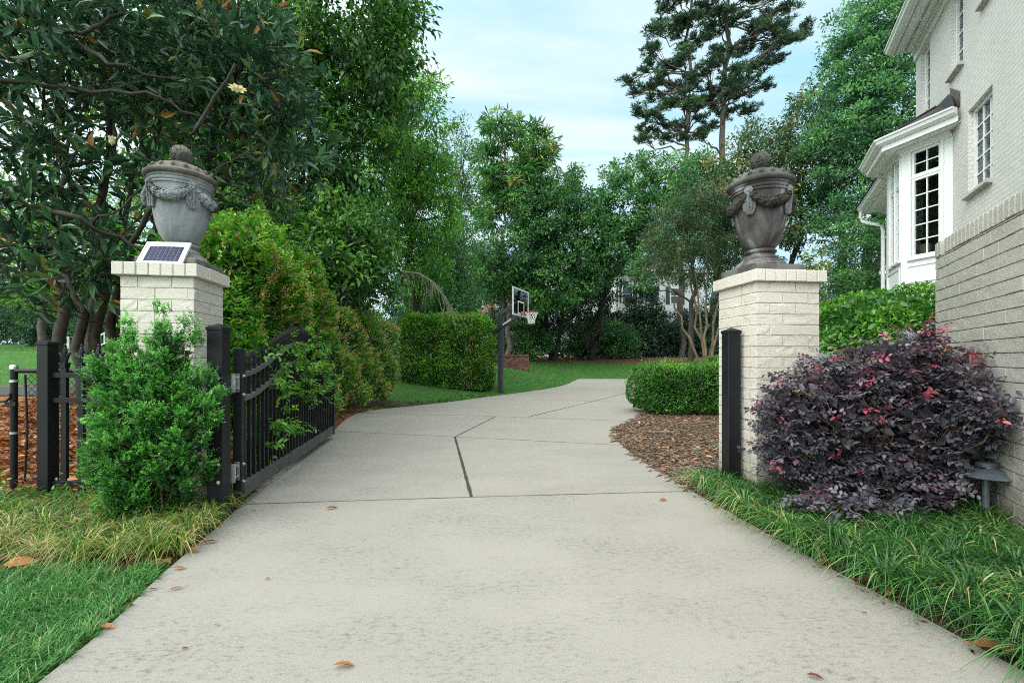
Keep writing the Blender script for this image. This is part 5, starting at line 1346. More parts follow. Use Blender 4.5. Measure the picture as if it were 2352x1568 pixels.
# ------------------------------------------------------------------ houses beyond the trees
fx = 45.0
fh = thing('white_house', 'far white sided house half hidden behind the magnolia shrubs', 'house', (ax(1415, fx), fx, gz(12, 45) - .3), R(14), 'houses beyond the trees')
m, nt, b_, o = newmat('white_lap_siding')
tco = nt.nodes.new('ShaderNodeTexCoord'); sz = nt.nodes.new('ShaderNodeSeparateXYZ'); nt.links.new(tco.outputs['Object'], sz.inputs[0])
fr_ = math_(nt, 'FRACT', math_(nt, 'MULTIPLY', sz.outputs[2], 4.5)); sd_ = ramp(nt, [(.0, (.45, .46, .47)), (.10, (.74, .75, .76)), (1, (.78, .79, .80))], fr_)
nt.links.new(sd_.outputs[0], b_.inputs['Base Color']); b_.inputs['Roughness'].default_value = .6; bump(nt, fr_, .6, .03, b_); M_siding = m
b = MB(); b.box((5, 4, 4.6), (10, 8, 9.2)); b.build('wall', M_siding, fh)
b = MB(); z0 = 9.05; b.add([(-.6, -.6, z0), (10.6, -.6, z0), (10.6, 8.6, z0), (-.6, 8.6, z0), (3.4, 4, z0 + 2.6), (6.6, 4, z0 + 2.6)], [(0, 1, 5, 4), (1, 2, 5), (2, 3, 4, 5), (3, 0, 4), (3, 2, 1, 0)]); b.build('roof', plain('grey_shingle', (.13, .135, .145), .9, var=.3, vscale=6), fh)
b = MB(); b.box((5, -.62, z0 - .02), (11.3, .10, .26)); b.box((-.62, 4, z0 - .02), (.10, 9.2, .26)); b.build('gutter', M_white, fh)
for (x, z) in ((1.2, 6.6), (3.6, 6.6), (6.6, 6.6), (1.2, 3.2), (3.8, 3.2), (6.6, 3.2)):
    b = MB(); b.box((x, -.02, z), (1.15, .06, 1.7)); w_ = b.build('window', M_white, fh)
    b = MB(); b.box((x - .0, -.055, z + .4), (.95, .02, .7)); b.box((x, -.055, z - .4), (.95, .02, .7)); b.build('pane', plain('dim_pane', (.05, .07, .085), .08), w_)
    b = MB()
    for sg in (-1, 1): b.box((x + sg * .86, -.03, z), (.42, .05, 1.7))
    b.build('shutter', plain('dark_green_shutter', (.03, .05, .05), .6), w_)
b = MB(); b.tube([(.25, -.1, 0), (.25, -.1, z0)], .06, 8); b.build('downspout', M_white, fh)
rh_ = thing('brick_house', 'grey roofed brick house glimpsed between the trees left of the hoop', 'house', (ax(1020, 52), 52, gz(-6, 52) - .3), R(-6), 'houses beyond the trees')
b = MB(); b.box((4, 4, 4.3), (8, 8, 8.6)); b.build('wall', plain('pink_brick', (.30, .17, .135), .9, var=.3, vscale=18), rh_)
b = MB(); z0 = 8.5; b.add([(-.5, -.5, z0), (8.5, -.5, z0), (8.5, 8.5, z0), (-.5, 8.5, z0), (2.6, 4, z0 + 3.2), (5.4, 4, z0 + 3.2)], [(0, 1, 5, 4), (1, 2, 5), (2, 3, 4, 5), (3, 0, 4), (3, 2, 1, 0)]); b.build('roof', plain('pale_grey_shingle', (.22, .23, .24), .9, var=.2, vscale=6), rh_)
for x in (1.5, 4, 6.5):
    for z in (2.4, 6.2):
        b = MB(); b.box((x, -.02, z), (1.1, .06, 1.7)); w_ = b.build('window', M_white, rh_)
        b = MB(); b.box((x, -.055, z), (.9, .02, 1.5)); b.build('pane', plain('dim_pane', (.05, .07, .085), .08), w_)
b = MB(); b.box((4, -.52, z0), (9, .1, .24)); b.build('gutter', M_white, rh_)

# distant trees closing the horizon
for i, (x, Z, w_, y_) in enumerate(((-250, 60, 330, 640), (200, 64, 260, 660), (560, 60, 240, 640), (860, 62, 210, 650), (1120, 70, 180, 655), (1330, 66, 150, 690), (1640, 64, 190, 640), (1960, 58, 230, 620), (2350, 60, 260, 600))):
    tree('distant_tree', ('hazy tree crown far behind the ' + ('neighbour lawn by the frame edge', 'white stair railing', 'pale urn', 'flowering hedge', 'holly', 'cedar', 'pines', 'tall corner tree', 'house')[i]), gbase(x, Z), .3,
         [lob(x, y_ + 95, Z, w_ * .75, 95, 3.5), lob(x + w_ * .4, y_ + 120, Z + 2, w_ * .5, 80, 3), lob(x - w_ * .4, y_ + 120, Z - 2, w_ * .5, 80, 3)], 230, 34, 1.2, (.42, .20), LM_dark if i % 2 else LM_mid, BK_dark, 90 + i, 'distant trees', limbs=8, twig=False)
# ------------------------------------------------------------------ hedges
def hedge_pts(n, half, p, g, depth, faces=(1, 1, 1, 1, 1), lump=.06, top_prof=None):
    """points just under the skin of a rounded box (local), with outward directions; faces = -x,+x,-y,+y,+z weights"""
    hx, hy, hz = half
    A = np.array([hy * hz * faces[0], hy * hz * faces[1], hx * hz * faces[2], hx * hz * faces[3], hx * hy * faces[4]])
    f = g.choice(5, n, p=A / A.sum()); q = g.uniform(-1, 1, (n, 3))
    q[f == 0, 0] = -1; q[f == 1, 0] = 1; q[f == 2, 1] = -1; q[f == 3, 1] = 1; q[f == 4, 2] = 1
    nn_ = (np.abs(q) ** p).sum(1) ** (1 / p); q = q / nn_[:, None]
    H = np.array([hx, hy, hz]); out = unit(np.sign(q) * np.abs(q) ** (p - 1) / H)
    P = q * H
    ph = P * np.array([2.3, 2.1, 2.6])
    lm = (np.sin(ph[:, 0] * 2.1 + np.cos(ph[:, 2] * 1.7) * 1.3) + np.sin(ph[:, 1] * 1.9 + ph[:, 2] * 2.2 + 1) + np.sin((ph[:, 0] + ph[:, 1]) * 3.7 + 2) * .6) * lump
    P = P + out * (lm - np.abs(g.normal(0, depth, n)) * (.3 + g.random(n)))[:, None]
    return P, out, lm
def hedge(label, c, half, yaw, n, leaf, mat, seed, p=6, depth=.12, faces=(1, 1, 1, 1, 1), lump=.05, flowers=0, name='hedge', group=None, cat='hedge', up=.5, inner=5000, shoots=0, shape=LEAFQ, younger=.18, fl_face=None):
    g = np.random.default_rng(seed); c = np.asarray(c, float)
    root = thing(name, label, cat, (c[0], c[1], c[2]), yaw, group)
    P, out, lm = hedge_pts(n, half, p, g, depth, faces, lump)
    P[:, 2] += half[2]
    D = unit(out * .7 + rand_unit(n, g) * .9 + np.array([0, 0, up])); Nn = unit(out * .6 + np.array([0, 0, .7]) + rand_unit(n, g) * .5)
    cl_ = np.sin(P[:, 0] * 5.1 + 1.3 * np.sin(P[:, 2] * 4.3)) * np.sin(P[:, 1] * 4.7 + P[:, 2] * 3.9)
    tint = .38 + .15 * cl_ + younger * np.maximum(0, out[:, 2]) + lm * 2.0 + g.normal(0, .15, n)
    s = g.uniform(.65, 1.25, n)
    parts = [leaf_arrays(P, D, Nn, leaf[0] * s, leaf[1] * s, tint, shape)]
    # leaves deeper in, so the hedge is not hollow
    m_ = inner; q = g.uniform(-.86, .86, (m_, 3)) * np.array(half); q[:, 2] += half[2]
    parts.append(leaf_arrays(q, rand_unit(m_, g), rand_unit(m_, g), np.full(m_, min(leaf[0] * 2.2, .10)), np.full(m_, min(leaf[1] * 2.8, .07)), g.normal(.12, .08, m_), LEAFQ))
    if shoots:
        B, o2, _ = hedge_pts(shoots, half, p, g, .02, (faces[0], faces[1], faces[2], faces[3], faces[4] * 2.2), lump); B[:, 2] += half[2]
        Dd = unit(o2 * .7 + np.array([0, 0, .9]) + g.normal(0, .4, (shoots, 3)))
        parts.append(spray(B - Dd * .03, Dd, g.uniform(.10, .24, shoots), 8, leaf[0] * 1.0, leaf[1] * 1.0, g, .62, .16))
    leaves_obj('foliage', parts, mat, root)
    paths = []
    for k in range(26):
        x, y = g.uniform(-.75, .75) * half[0], g.uniform(-.75, .75) * half[1]
        paths.append((curve_pts((x, y, -.1), (x + g.normal(0, .3), y + g.normal(0, .2), half[2] * g.uniform(1.0, 1.8)), 0, 6, g, .03), np.linspace(.022, .008, 6)))
    Vv, Qq = tubes_arrays(paths, 6); np_mesh('stems', Vv, Qq, BK_mag, root, smooth=True, k=4)
    if flowers:
        fp, fo, _ = hedge_pts(flowers, half, p, g, .015, fl_face or faces, lump); fp[:, 2] += half[2]
        keep = (np.sin(fp[:, 0] * 2.3) + np.sin(fp[:, 1] * 1.7 + fp[:, 2] * 2.1) + g.normal(0, .7, flowers)) > -.2
        fp, fo = fp[keep], fo[keep]; k = 13; m2 = len(fp) * k
        ctr = np.repeat(fp + fo * .035, k, 0); dd = rand_unit(m2, g) * .6 + np.repeat(unit(fo + np.array([0, 0, .8])), k, 0) * .8
        P2 = ctr + np.repeat(unit(fo + np.array([0, 0, .7])), k, 0) * g.uniform(0, .07, m2)[:, None] + rand_unit(m2, g) * .018
        leaves_obj('blossoms', [leaf_arrays(P2, unit(dd), rand_unit(m2, g), g.uniform(.018, .034, m2), g.uniform(.010, .018, m2), np.repeat(g.normal(.5, .25, len(fp)), k) + g.normal(0, .12, m2))], LM_flower, root)
    return root
def spray(B, D, Ls, m_, L, W, g, tbase=.5, tvar=.15, ang=.9, upn=.7, ttip=.12):
    """twigs with leaves set alternately along them"""
    n = len(B); k = np.tile(np.arange(m_), n); i = np.repeat(np.arange(n), m_)
    t = (k + .6 + g.uniform(-.2, .2, n * m_)) / m_
    D = unit(D); ref = unit(np.array([0, 0, 1.0]) + g.normal(0, .5, (n, 3))); S = unit(np.cross(D, ref)); U = np.cross(S, D)
    roll = g.uniform(0, 6.28, n)[i] + k * 2.4
    sgn = np.where(k % 2 == 0, 1.0, -1.0)
    side = S[i] * sgn[:, None] + U[i] * (np.sin(roll) * .45)[:, None]
    ld = unit(D[i] * np.cos(ang) + unit(side) * np.sin(ang) + g.normal(0, .12, (n * m_, 3)))
    P = B[i] + D[i] * (Ls[i] * t)[:, None]
    Nn = unit(U[i] * upn + np.array([0, 0, .5]) + g.normal(0, .3, (n * m_, 3)))
    tb = np.broadcast_to(tbase, (n,))[i]
    tint = tb + g.normal(0, tvar, n)[i] + g.normal(0, tvar * .6, n * m_) + ttip * (t - .5)
    s = g.uniform(.7, 1.2, n * m_) * (1.08 - .35 * t)
    return leaf_arrays(P, ld, Nn, L * s, W * s, tint, LEAFM if L > .03 else LEAFQ)

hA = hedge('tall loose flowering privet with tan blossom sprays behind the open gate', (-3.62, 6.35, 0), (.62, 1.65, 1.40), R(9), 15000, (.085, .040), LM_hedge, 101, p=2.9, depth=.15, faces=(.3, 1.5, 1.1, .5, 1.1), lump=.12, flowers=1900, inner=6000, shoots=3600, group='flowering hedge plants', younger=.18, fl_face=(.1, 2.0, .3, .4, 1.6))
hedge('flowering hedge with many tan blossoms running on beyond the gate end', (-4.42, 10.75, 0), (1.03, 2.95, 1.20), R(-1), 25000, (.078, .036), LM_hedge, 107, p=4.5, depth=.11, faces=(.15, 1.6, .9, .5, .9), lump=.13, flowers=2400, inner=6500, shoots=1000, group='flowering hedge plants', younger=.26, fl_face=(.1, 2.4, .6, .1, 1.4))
# sprays of the same hedge growing through the gate bars
g = np.random.default_rng(55)
n = 430; t = np.clip(g.beta(1.5, 1.7, n), 0, 1) * 2.7 + .35; zz = .25 + g.random(n) ** .8 * 1.25
ctr = np.array([(.75, .55), (1.05, .75), (.95, 1.0), (1.4, .95), (1.7, 1.15), (1.9, .8), (1.25, .45), (2.3, 1.05), (2.6, .8), (1.5, 1.30), (2.0, 1.35), (2.9, .95), (.55, 1.30), (2.5, 1.25)])
ci = g.integers(0, len(ctr), n); t = ctr[ci, 0] + g.normal(0, .14, n); zz = np.maximum(.16, ctr[ci, 1] + g.normal(0, .12, n))
off = g.uniform(-.34, .10, n)
gd = np.array([G1.x - G0.x, G1.y - G0.y, 0]) / gl_; gn = np.array([gd[1], -gd[0], 0])
B = np.array([G0.x, G0.y, 0]) + gd * t[:, None] + gn * off[:, None]; B[:, 2] = zz
D = unit(gn * g.uniform(.2, 1.0, n)[:, None] + g.normal(0, .5, (n, 3)) + np.array([0, 0, .15]))
ca, sa = math.cos(-R(-1)), math.sin(-R(-1))
A_ = spray(B, D, g.uniform(.08, .2, n), 8, .075, .034, g, .58, .18, 1.0)
Vl = A_[0] - np.array([-3.62, 6.35, 0]); rot = np.array([[math.cos(R(-9)), -math.sin(R(-9)), 0], [math.sin(R(-9)), math.cos(R(-9)), 0], [0, 0, 1]])
np_mesh('gate_shoots', Vl @ rot.T, A_[1], LM_hedge, hA, A_[2])
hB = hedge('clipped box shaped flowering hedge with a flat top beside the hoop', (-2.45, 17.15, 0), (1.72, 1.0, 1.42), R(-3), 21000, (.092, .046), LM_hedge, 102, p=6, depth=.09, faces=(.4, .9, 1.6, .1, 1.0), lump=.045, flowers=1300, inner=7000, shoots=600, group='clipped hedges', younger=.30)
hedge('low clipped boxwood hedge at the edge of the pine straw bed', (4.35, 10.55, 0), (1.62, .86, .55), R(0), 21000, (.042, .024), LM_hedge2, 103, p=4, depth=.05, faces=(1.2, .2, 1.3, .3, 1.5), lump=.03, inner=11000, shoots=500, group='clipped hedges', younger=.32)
zz = gz(5.2, 14.9)
hedge('small flat topped hedge behind the low boxwood hedge', (5.35, 14.9, zz - .12), (.78, .6, .28), R(4), 9000, (.04, .022), LM_hedge2, 104, p=4, depth=.05, faces=(1, .6, 1, .2, 1.6), lump=.02, inner=1500, group='clipped hedges', younger=.34)
LM_var = leafmat('variegated_leaf', [(0, (.05, .10, .03)), (.5, (.14, .22, .06)), (1, (.38, .42, .18))], .4, .3, .4)
zz = gz(7.1, 15.6)
hedge('pale variegated shrub beside the crape myrtle trunks', (7.15, 15.6, zz - .1), (.55, .5, .42), 0, 5000, (.06, .028), LM_var, 105, p=3, depth=.08, lump=.03, inner=900, name='shrub', cat='shrub')
hedge('rounded glossy green bush between the pillar and the house', (5.62, 6.45, 0), (1.50, 1.0, 1.10), 0, 24000, (.072, .036), LM_hedge2, 106, p=2.1, depth=.10, faces=(1.4, .4, 1.4, .2, 1.4), lump=.05, inner=3000, name='bush', cat='bush', up=-.15, shape=LEAFM, younger=.22)

# ------------------------------------------------------------------ upright boxwood in front of the left pillar
g = np.random.default_rng(201)
bxl = np.array([(ax(338, 3.34), 3.32, .60, .38, .36, .62, 10), (ax(300, 3.3), 3.30, .45, .32, .30, .48, 4), (ax(410, 3.3), 3.32, .62, .29, .28, .52, 4), (ax(275, 3.36), 3.34, 1.06, .19, .18, .26, 1.6), (ax(395, 3.36), 3.34, 1.14, .19, .18, .30, 1.8),
                (ax(442, 3.36), 3.33, 1.28, .055, .05, .27, .34), (ax(383, 3.36), 3.33, 1.36, .05, .05, .26, .34), (ax(298, 3.36), 3.33, 1.28, .035, .035, .24, .22), (ax(460, 3.3), 3.30, .88, .15, .16, .28, 1.2), (ax(262, 3.3), 3.30, .92, .13, .16, .26, 1.2), (ax(340, 3.36), 3.32, 1.12, .16, .16, .22, 1.2)])
root = thing('boxwood', 'upright shaggy boxwood shrub in front of the left pillar', 'shrub', (ax(330, 3.34), 3.32, 0)); org = np.array(root.location)
nc = 420; per = 24
ids = g.choice(len(bxl), nc, p=bxl[:, 6] / bxl[:, 6].sum()); u = rand_unit(nc, g)
rr = .93 - np.abs(g.normal(0, .20, nc)); Cb = bxl[ids, :3] + u * rr[:, None] * bxl[ids, 3:6] * np.array([.86, .9, .97])
keep = Cb[:, 2] > .10; Cb, u = Cb[keep], u[keep]; nc = len(Cb); n = nc * per; ci = np.repeat(np.arange(nc), per)
Cd = unit(u * np.array([.9, .9, .30]) + np.array([0, 0, .8]) + g.normal(0, .2, (nc, 3)))
Bp = Cb[ci] + g.normal(0, .026, (n, 3)); Dd = unit(Cd[ci] + g.normal(0, .42, (n, 3)))
tb = .30 + .16 * (Bp[:, 2] / 1.4) + g.normal(0, .07, nc)[ci]
Ls = g.uniform(.05, .115, n)
leaves_obj('foliage', [spray(Bp - Dd * Ls[:, None] * .3, Dd, Ls, 12, .0185, .0125, g, tb, .07, .85, .7, .62)], LM_box, root, org)
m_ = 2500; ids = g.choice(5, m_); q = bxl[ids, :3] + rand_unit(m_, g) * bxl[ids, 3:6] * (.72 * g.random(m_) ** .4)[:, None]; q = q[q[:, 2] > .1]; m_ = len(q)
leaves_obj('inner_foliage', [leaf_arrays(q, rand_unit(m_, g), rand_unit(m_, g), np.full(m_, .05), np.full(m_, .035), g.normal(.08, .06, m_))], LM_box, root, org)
paths = []
for k in range(120):
    l = bxl[g.integers(0, len(bxl))]; q = l[:3] + rand_unit(1, g)[0] * l[3:6] * g.uniform(.3, .9)
    p = np.array([org[0] + g.normal(0, .05), org[1] + g.normal(0, .04), -.05]); paths.append((curve_pts(p, q, .08, 8, g, .02), np.linspace(.009, .002, 8)))
Vv, Qq = tubes_arrays(paths, 5); np_mesh('stems', Vv - org, Qq, plain('boxwood_stem', (.17, .12, .06), .8), root, smooth=True, k=4)

# ------------------------------------------------------------------ purple loropetalum
g = np.random.default_rng(301)
ll = np.array([(ax(2010, 3.75), 3.72, .62, .86, .46, .62, 10), (ax(1880, 3.7), 3.66, .70, .50, .36, .56, 5), (ax(2150, 3.55), 3.50, .66, .46, .36, .52, 5), (ax(2060, 3.75), 3.75, 1.10, .50, .34, .30, 3), (ax(1930, 3.8), 3.72, 1.02, .42, .30, .28, 2.4), (ax(2130, 3.7), 3.62, 1.06, .36, .28, .30, 2.2),
               (ax(2250, 3.35), 3.34, .86, .24, .20, .22, 1.2), (ax(1800, 3.6), 3.60, .62, .26, .26, .42, 1.6), (ax(2040, 3.40), 3.40, .26, .50, .26, .24, 2.2), (ax(2120, 3.65), 3.62, 1.34, .10, .1, .18, .35), (ax(2060, 3.7), 3.66, 1.36, .07, .07, .12, .2), (ax(2240, 3.4), 3.38, 1.05, .10, .1, .20, .35), (ax(2310, 3.08), 3.08, .84, .22, .14, .13, 1.0), (ax(2290, 3.2), 3.2, .66, .2, .14, .14, .8), (ax(1960, 3.2), 3.22, .14, .5, .2, .14, 1.4)])
root = thing('loropetalum', 'purple leaved loropetalum shrub with red new growth in front of the right pillar', 'shrub', (ax(2030, 3.75), 3.7, 0)); org = np.array(root.location)
n = 2500; ids = g.choice(len(ll), n, p=ll[:, 6] / ll[:, 6].sum()); u = rand_unit(n, g)
rr = 1 - np.abs(g.normal(0, .22, n)); Bp = ll[ids, :3] + u * rr[:, None] * ll[ids, 3:6]
wallx = 4.10 + .516 * (Bp[:, 1] - 4.40)
keep = (Bp[:, 2] > .05) & (Bp[:, 0] < wallx - .06) & ~((Bp[:, 2] < .62) & (Bp[:, 0] / Bp[:, 1] > .985)); Bp, u, ids = Bp[keep], u[keep], ids[keep]; n = len(Bp)
Dd = unit(u * np.array([1.1, 1.1, .12]) + np.array([0, 0, .12]) + g.normal(0, .28, (n, 3)) * np.array([1, 1, .7]))
Ls = g.uniform(.13, .27, n)
tip = np.clip((Bp[:, 2] - .95) / .45, 0, 1) * g.random(n)
tb = .36 + .42 * tip + np.where(g.random(n) < .10, .30, 0) + np.where(g.random(n) < .012, .5, 0)
leaves_obj('foliage', [spray(Bp - Dd * Ls[:, None] * .55, Dd, Ls, 10, .053, .037, g, tb, .08, .95, 2.2, .30)], LM_lor, root, org)
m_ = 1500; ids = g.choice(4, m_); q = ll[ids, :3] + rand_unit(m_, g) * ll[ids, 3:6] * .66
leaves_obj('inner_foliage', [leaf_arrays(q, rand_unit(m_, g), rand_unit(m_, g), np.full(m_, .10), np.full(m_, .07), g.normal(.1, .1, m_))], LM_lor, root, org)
paths = []
for k in range(260):
    i = g.integers(0, n); q = Bp[i]; p = np.array([org[0] + g.normal(0, .22), org[1] + g.normal(0, .08), -.05]); paths.append((curve_pts(p, q, .06, 8, g, .03), np.linspace(.010, .002, 8)))
Vv, Qq = tubes_arrays(paths, 5); np_mesh('stems', Vv - org, Qq, plain('reddish_twig', (.12, .075, .055), .85), root, smooth=True, k=4)

# ------------------------------------------------------------------ grasses
def scatter(n, x0, x1, y0, y1, g, test):
    P = np.stack([g.uniform(x0, x1, n), g.uniform(y0, y1, n)], 1); return P[test(P[:, 0], P[:, 1])]
def ground_pts(P):
    z = ground_z(P[:, 0], P[:, 1]); return np.concatenate([P, z[:, None]], 1)
g = np.random.default_rng(401)
P = scatter(95000, -5.2, -1.6, .8, 2.75, g, lambda x, y: (drive_dist(x, y) > .015 + .02 * np.sin(y * 37)) & (y < 2.66 + .05 * np.sin(x * 9) + .04 * np.sin(x * 23)) & (x > -1.45 * y - .9))
n = len(P); P3 = ground_pts(P); f_ = np.sin(P[:, 0] * 6 + np.sin(P[:, 1] * 5)) * np.sin(P[:, 1] * 7)
A = blades_arrays(P3, g.uniform(.035, .100, n) * (1 + .25 * f_), g.uniform(.0035, .0068, n), g.normal(0, .036, (n, 2)) + .012 * np.stack([np.sin(P[:, 1] * 8), np.cos(P[:, 0] * 7)], 1), g.normal(.46, .26, n) + .1 * f_, 4, g, .9)
gr = leaves_obj('grass', [A], LM_grass, None); tag(gr, 'short bright green lawn grass at the bottom corner by the concrete', 'grass', kind='stuff')
# far lawn
P = scatter(100000, -5, 13, 12.5, 38, g, lambda x, y: (drive_dist(x, y) > .05) & (y < 37.4 - .12 * x) & ~((x < -.7) & (y > 16.1) & (y < 18.2)) & (x < .30 * y + 2) & ((y > 15) | (x < 0)))
P = P[g.random(len(P)) < np.clip(20 / P[:, 1], .3, 1)]; n = len(P); P3 = ground_pts(P)
sc = np.clip(P[:, 1] / 18, .8, 2)
A = blades_arrays(P3, g.uniform(.04, .085, n) * sc ** .5, .008 * sc, g.normal(0, .03, (n, 2)), g.normal(.45, .18, n), 2, g, .5)
P2 = scatter(26000, -26, -5.7, 11.4, 26, g, lambda x, y: (x > -1.25 * y)); n2 = len(P2); Q3 = ground_pts(P2)
A2 = blades_arrays(Q3, g.uniform(.04, .09, n2), np.full(n2, .014), g.normal(0, .03, (n2, 2)), g.normal(.66, .15, n2), 2, g, .5)
gr = leaves_obj('grass', [A, A2], LM_grass, None); tag(gr, 'mown lawn grass on the far bank and across the neighbour garden', 'grass', kind='stuff')

def clumps(n_cl, per, test, box_, H, lean, wd, mat, seed, name, label, tint, fwd=(0, 0), sep=0):
    g = np.random.default_rng(seed)
    C = scatter(n_cl, *box_, g, test)
    if sep:
        kept = []
        for p in C:
            if all((p[0] - q[0]) ** 2 + (p[1] - q[1]) ** 2 > sep * sep for q in kept): kept.append(p)
        C = np.array(kept)
    n_cl = len(C); n = n_cl * per; i = np.repeat(np.arange(n_cl), per)
    a = g.uniform(0, 6.283, n); r = np.abs(g.normal(0, .022, n))
    P = C[i] + np.stack([np.cos(a), np.sin(a)], 1) * r[:, None]
    P3 = ground_pts(P)
    cs = g.uniform(.75, 1.2, n_cl)
    h = g.uniform(H[0], H[1], n) * cs[i]; l = g.uniform(lean[0], lean[1], n)
    a2 = a + g.normal(0, .5, n)
    lv = np.stack([np.cos(a2), np.sin(a2)], 1) * l[:, None] + np.array(fwd) * g.uniform(.3, 1, n)[:, None]
    t = g.normal(tint[0], tint[1], n) + g.normal(0, tint[2], n_cl)[i] + tint[3](P[:, 0], P[:, 1])
    A = blades_arrays(P3, h, g.uniform(wd[0], wd[1], n), lv, t, 7, g, 1.9)
    o = leaves_obj(name, [A], mat, None); tag(o, label, 'ground cover', kind='stuff'); return o
wall_x = lambda y: 4.10 + .516 * (y - 4.40)
clumps(9000, 105, lambda x, y: (drive_dist(x, y) > .05) & (x < wall_x(y) - .05) & (x > 1.5) & ((y < 3.8) | (x > 1.75)) & (y < 4.35), (1.6, 4.2, .7, 4.4), (.26, .44), (.14, .40), (.0060, .0105), LM_lir, 501, 'ground_cover',
       'dark green arching liriope clumps edging the driveway below the purple shrub', (.38, .25, .12, lambda x, y: .22 * np.clip(1 - drive_dist(x, y) / .35, 0, 1) * np.clip((y - 2.0) / 1.0, 0, 1)), (-.03, -.02), .135)
clumps(3000, 90, lambda x, y: (drive_dist(x, y) > .05) & (x < -2.02) & (y > 2.74 + .05 * np.sin(x * 8)) & (y < 3.62), (-4.9, -2.0, 2.7, 3.65), (.22, .42), (.10, .33), (.0045, .0085), LM_mondo, 502, 'ground_cover',
       'yellowing mondo grass clumps at the foot of the upright boxwood', (.40, .24, .12, lambda x, y: .24 * np.clip((3.08 - y) / .3, 0, 1)), (-.01, -.05), .115)
clumps(420, 16, lambda x, y: (drive_dist(x, y) > .12) & (drive_dist(x, y) < .75), (-3.9, -.9, 10.2, 15.6), (.07, .13), (.05, .10), (.006, .010), LM_mondo, 503, 'ground_cover',
       'thin strip of dwarf mondo tufts in front of the box hedge', (.25, .2, .15, lambda x, y: 0 * x))

# ------------------------------------------------------------------ leaf litter and pine straw
def litter_leaves(P, g, L, W, tint, lift=.03):
    n = len(P); P3 = ground_pts(P); P3[:, 2] += g.uniform(.004, lift, n)
    a = g.uniform(0, 6.283, n); D = unit(np.stack([np.cos(a), np.sin(a), g.normal(0, .22, n)], 1)); Nn = unit(np.array([0, 0, 1.0]) + g.normal(0, .42, (n, 3)))
    s = g.uniform(.6, 1.2, n); return leaf_arrays(P3, D, Nn, L * s, W * s, tint, LEAFM)
g = np.random.default_rng(601)
P = scatter(9500, -10, -2.7, 3.72, 10.0, g, lambda x, y: (x > -1.3 * y + .2) & ~((x > -5.35) & (y > 5.2)) & (drive_dist(x, y) > .15))
A = litter_leaves(P, g, .15, .058, g.normal(.5, .24, len(P)), .05)
lt = leaves_obj('leaf_litter', [A], LM_dry, None); tag(lt, 'thick orange brown carpet of fallen magnolia leaves behind the chain link fence', 'leaf litter', kind='stuff')
P = scatter(90, -4, -1.9, 2.62, 2.80, g, lambda x, y: drive_dist(x, y) > .02); A6 = litter_leaves(P, g, .10, .04, g.normal(.5, .25, len(P)), .03)
P = scatter(2600, -3.6, -2.0, 3.55, 10.8, g, lambda x, y: (drive_dist(x, y) > -.10) & (drive_dist(x, y) < .45) & (g.random(len(x)) < np.exp(-np.maximum(0, drive_dist(x, y)) * 3)))
Pa = scatter(130, -3.0, -1.9, 3.5, 9, g, lambda x, y: (drive_dist(x, y) > -.22) & (drive_dist(x, y) < 0))
P[:, :]; A = litter_leaves(P, g, .07, .028, g.normal(.35, .25, len(P)), .02); A2 = litter_leaves(Pa, g, .02, .009, g.normal(.2, .2, len(Pa)), .006); A2[0][:, 2] = np.maximum(A2[0][:, 2], .004) + .0
A2 = (A2[0] + np.where(A2[0][:, 2:3] < .003, np.array([[0, 0, .02]]), 0), A2[1], A2[2])
P = scatter(900, 1.45, 2.3, 1.6, 4.3, g, lambda x, y: (drive_dist(x, y) > -.05 - .05 * g.random(len(x))) & (drive_dist(x, y) < .16)); A5 = litter_leaves(P, g, .034, .013, g.normal(.35, .3, len(P)), .012); A5[0][:, 2] = np.maximum(A5[0][:, 2], .003) 
A5 = (A5[0] + np.where((A5[0][:, 2:3] < .0035), np.array([[0, 0, .004]]), 0), A5[1], A5[2])
P = scatter(1300, -2, 14, 33.5, 39, g, lambda x, y: y > 36.8 - .12 * x)
A3 = litter_leaves(P, g, .14, .07, g.normal(.25, .25, len(P)), .03)
P = scatter(170, -2, 8, 14, 34, g, lambda x, y: (drive_dist(x, y) > .1) & (x < .28 * y)); A4 = litter_leaves(P, g, .13, .06, g.normal(.75, .2, len(P)), .06); A4[0][:, 2] += .03
lt = leaves_obj('leaf_litter', [A, A2, A3, A4, A5, A6], LM_dry, None); tag(lt, 'brown leaf crumbs under the open gate and leaves strewn over the far lawn', 'leaf litter', kind='stuff')
P = scatter(26000, 1.4, 6.2, 4.2, 10.2, g, lambda x, y: (drive_dist(x, y) > -.03) & (x < .6 * y + .2)); n = len(P); P3 = ground_pts(P); P3[:, 2] += g.uniform(.004, .028, n)
a = g.uniform(0, 6.283, n); D = unit(np.stack([np.cos(a), np.sin(a), g.normal(0, .12, n)], 1))
A = leaf_arrays(P3, D, unit(np.array([0, 0, 1.0]) + g.normal(0, .3, (n, 3))), g.uniform(.08, .18, n), np.full(n, .0062), g.normal(.5, .25, n))
P = scatter(330, 1.45, 5.5, 4.2, 9.8, g, lambda x, y: (drive_dist(x, y) > -.02) & (x < .6 * y)); A2 = litter_leaves(P, g, .115, .05, g.normal(.72, .22, len(P)), .04); A2[0][:, 2] += .015
ps = leaves_obj('pine_straw', [A], LM_straw, None); tag(ps, 'brown pine straw mulch in the bed behind the right gate post', 'mulch', kind='stuff')
l2 = leaves_obj('leaf_litter', [A2], LM_dry, None); tag(l2, 'tan magnolia leaves scattered over the pine straw bed', 'leaf litter', kind='stuff')
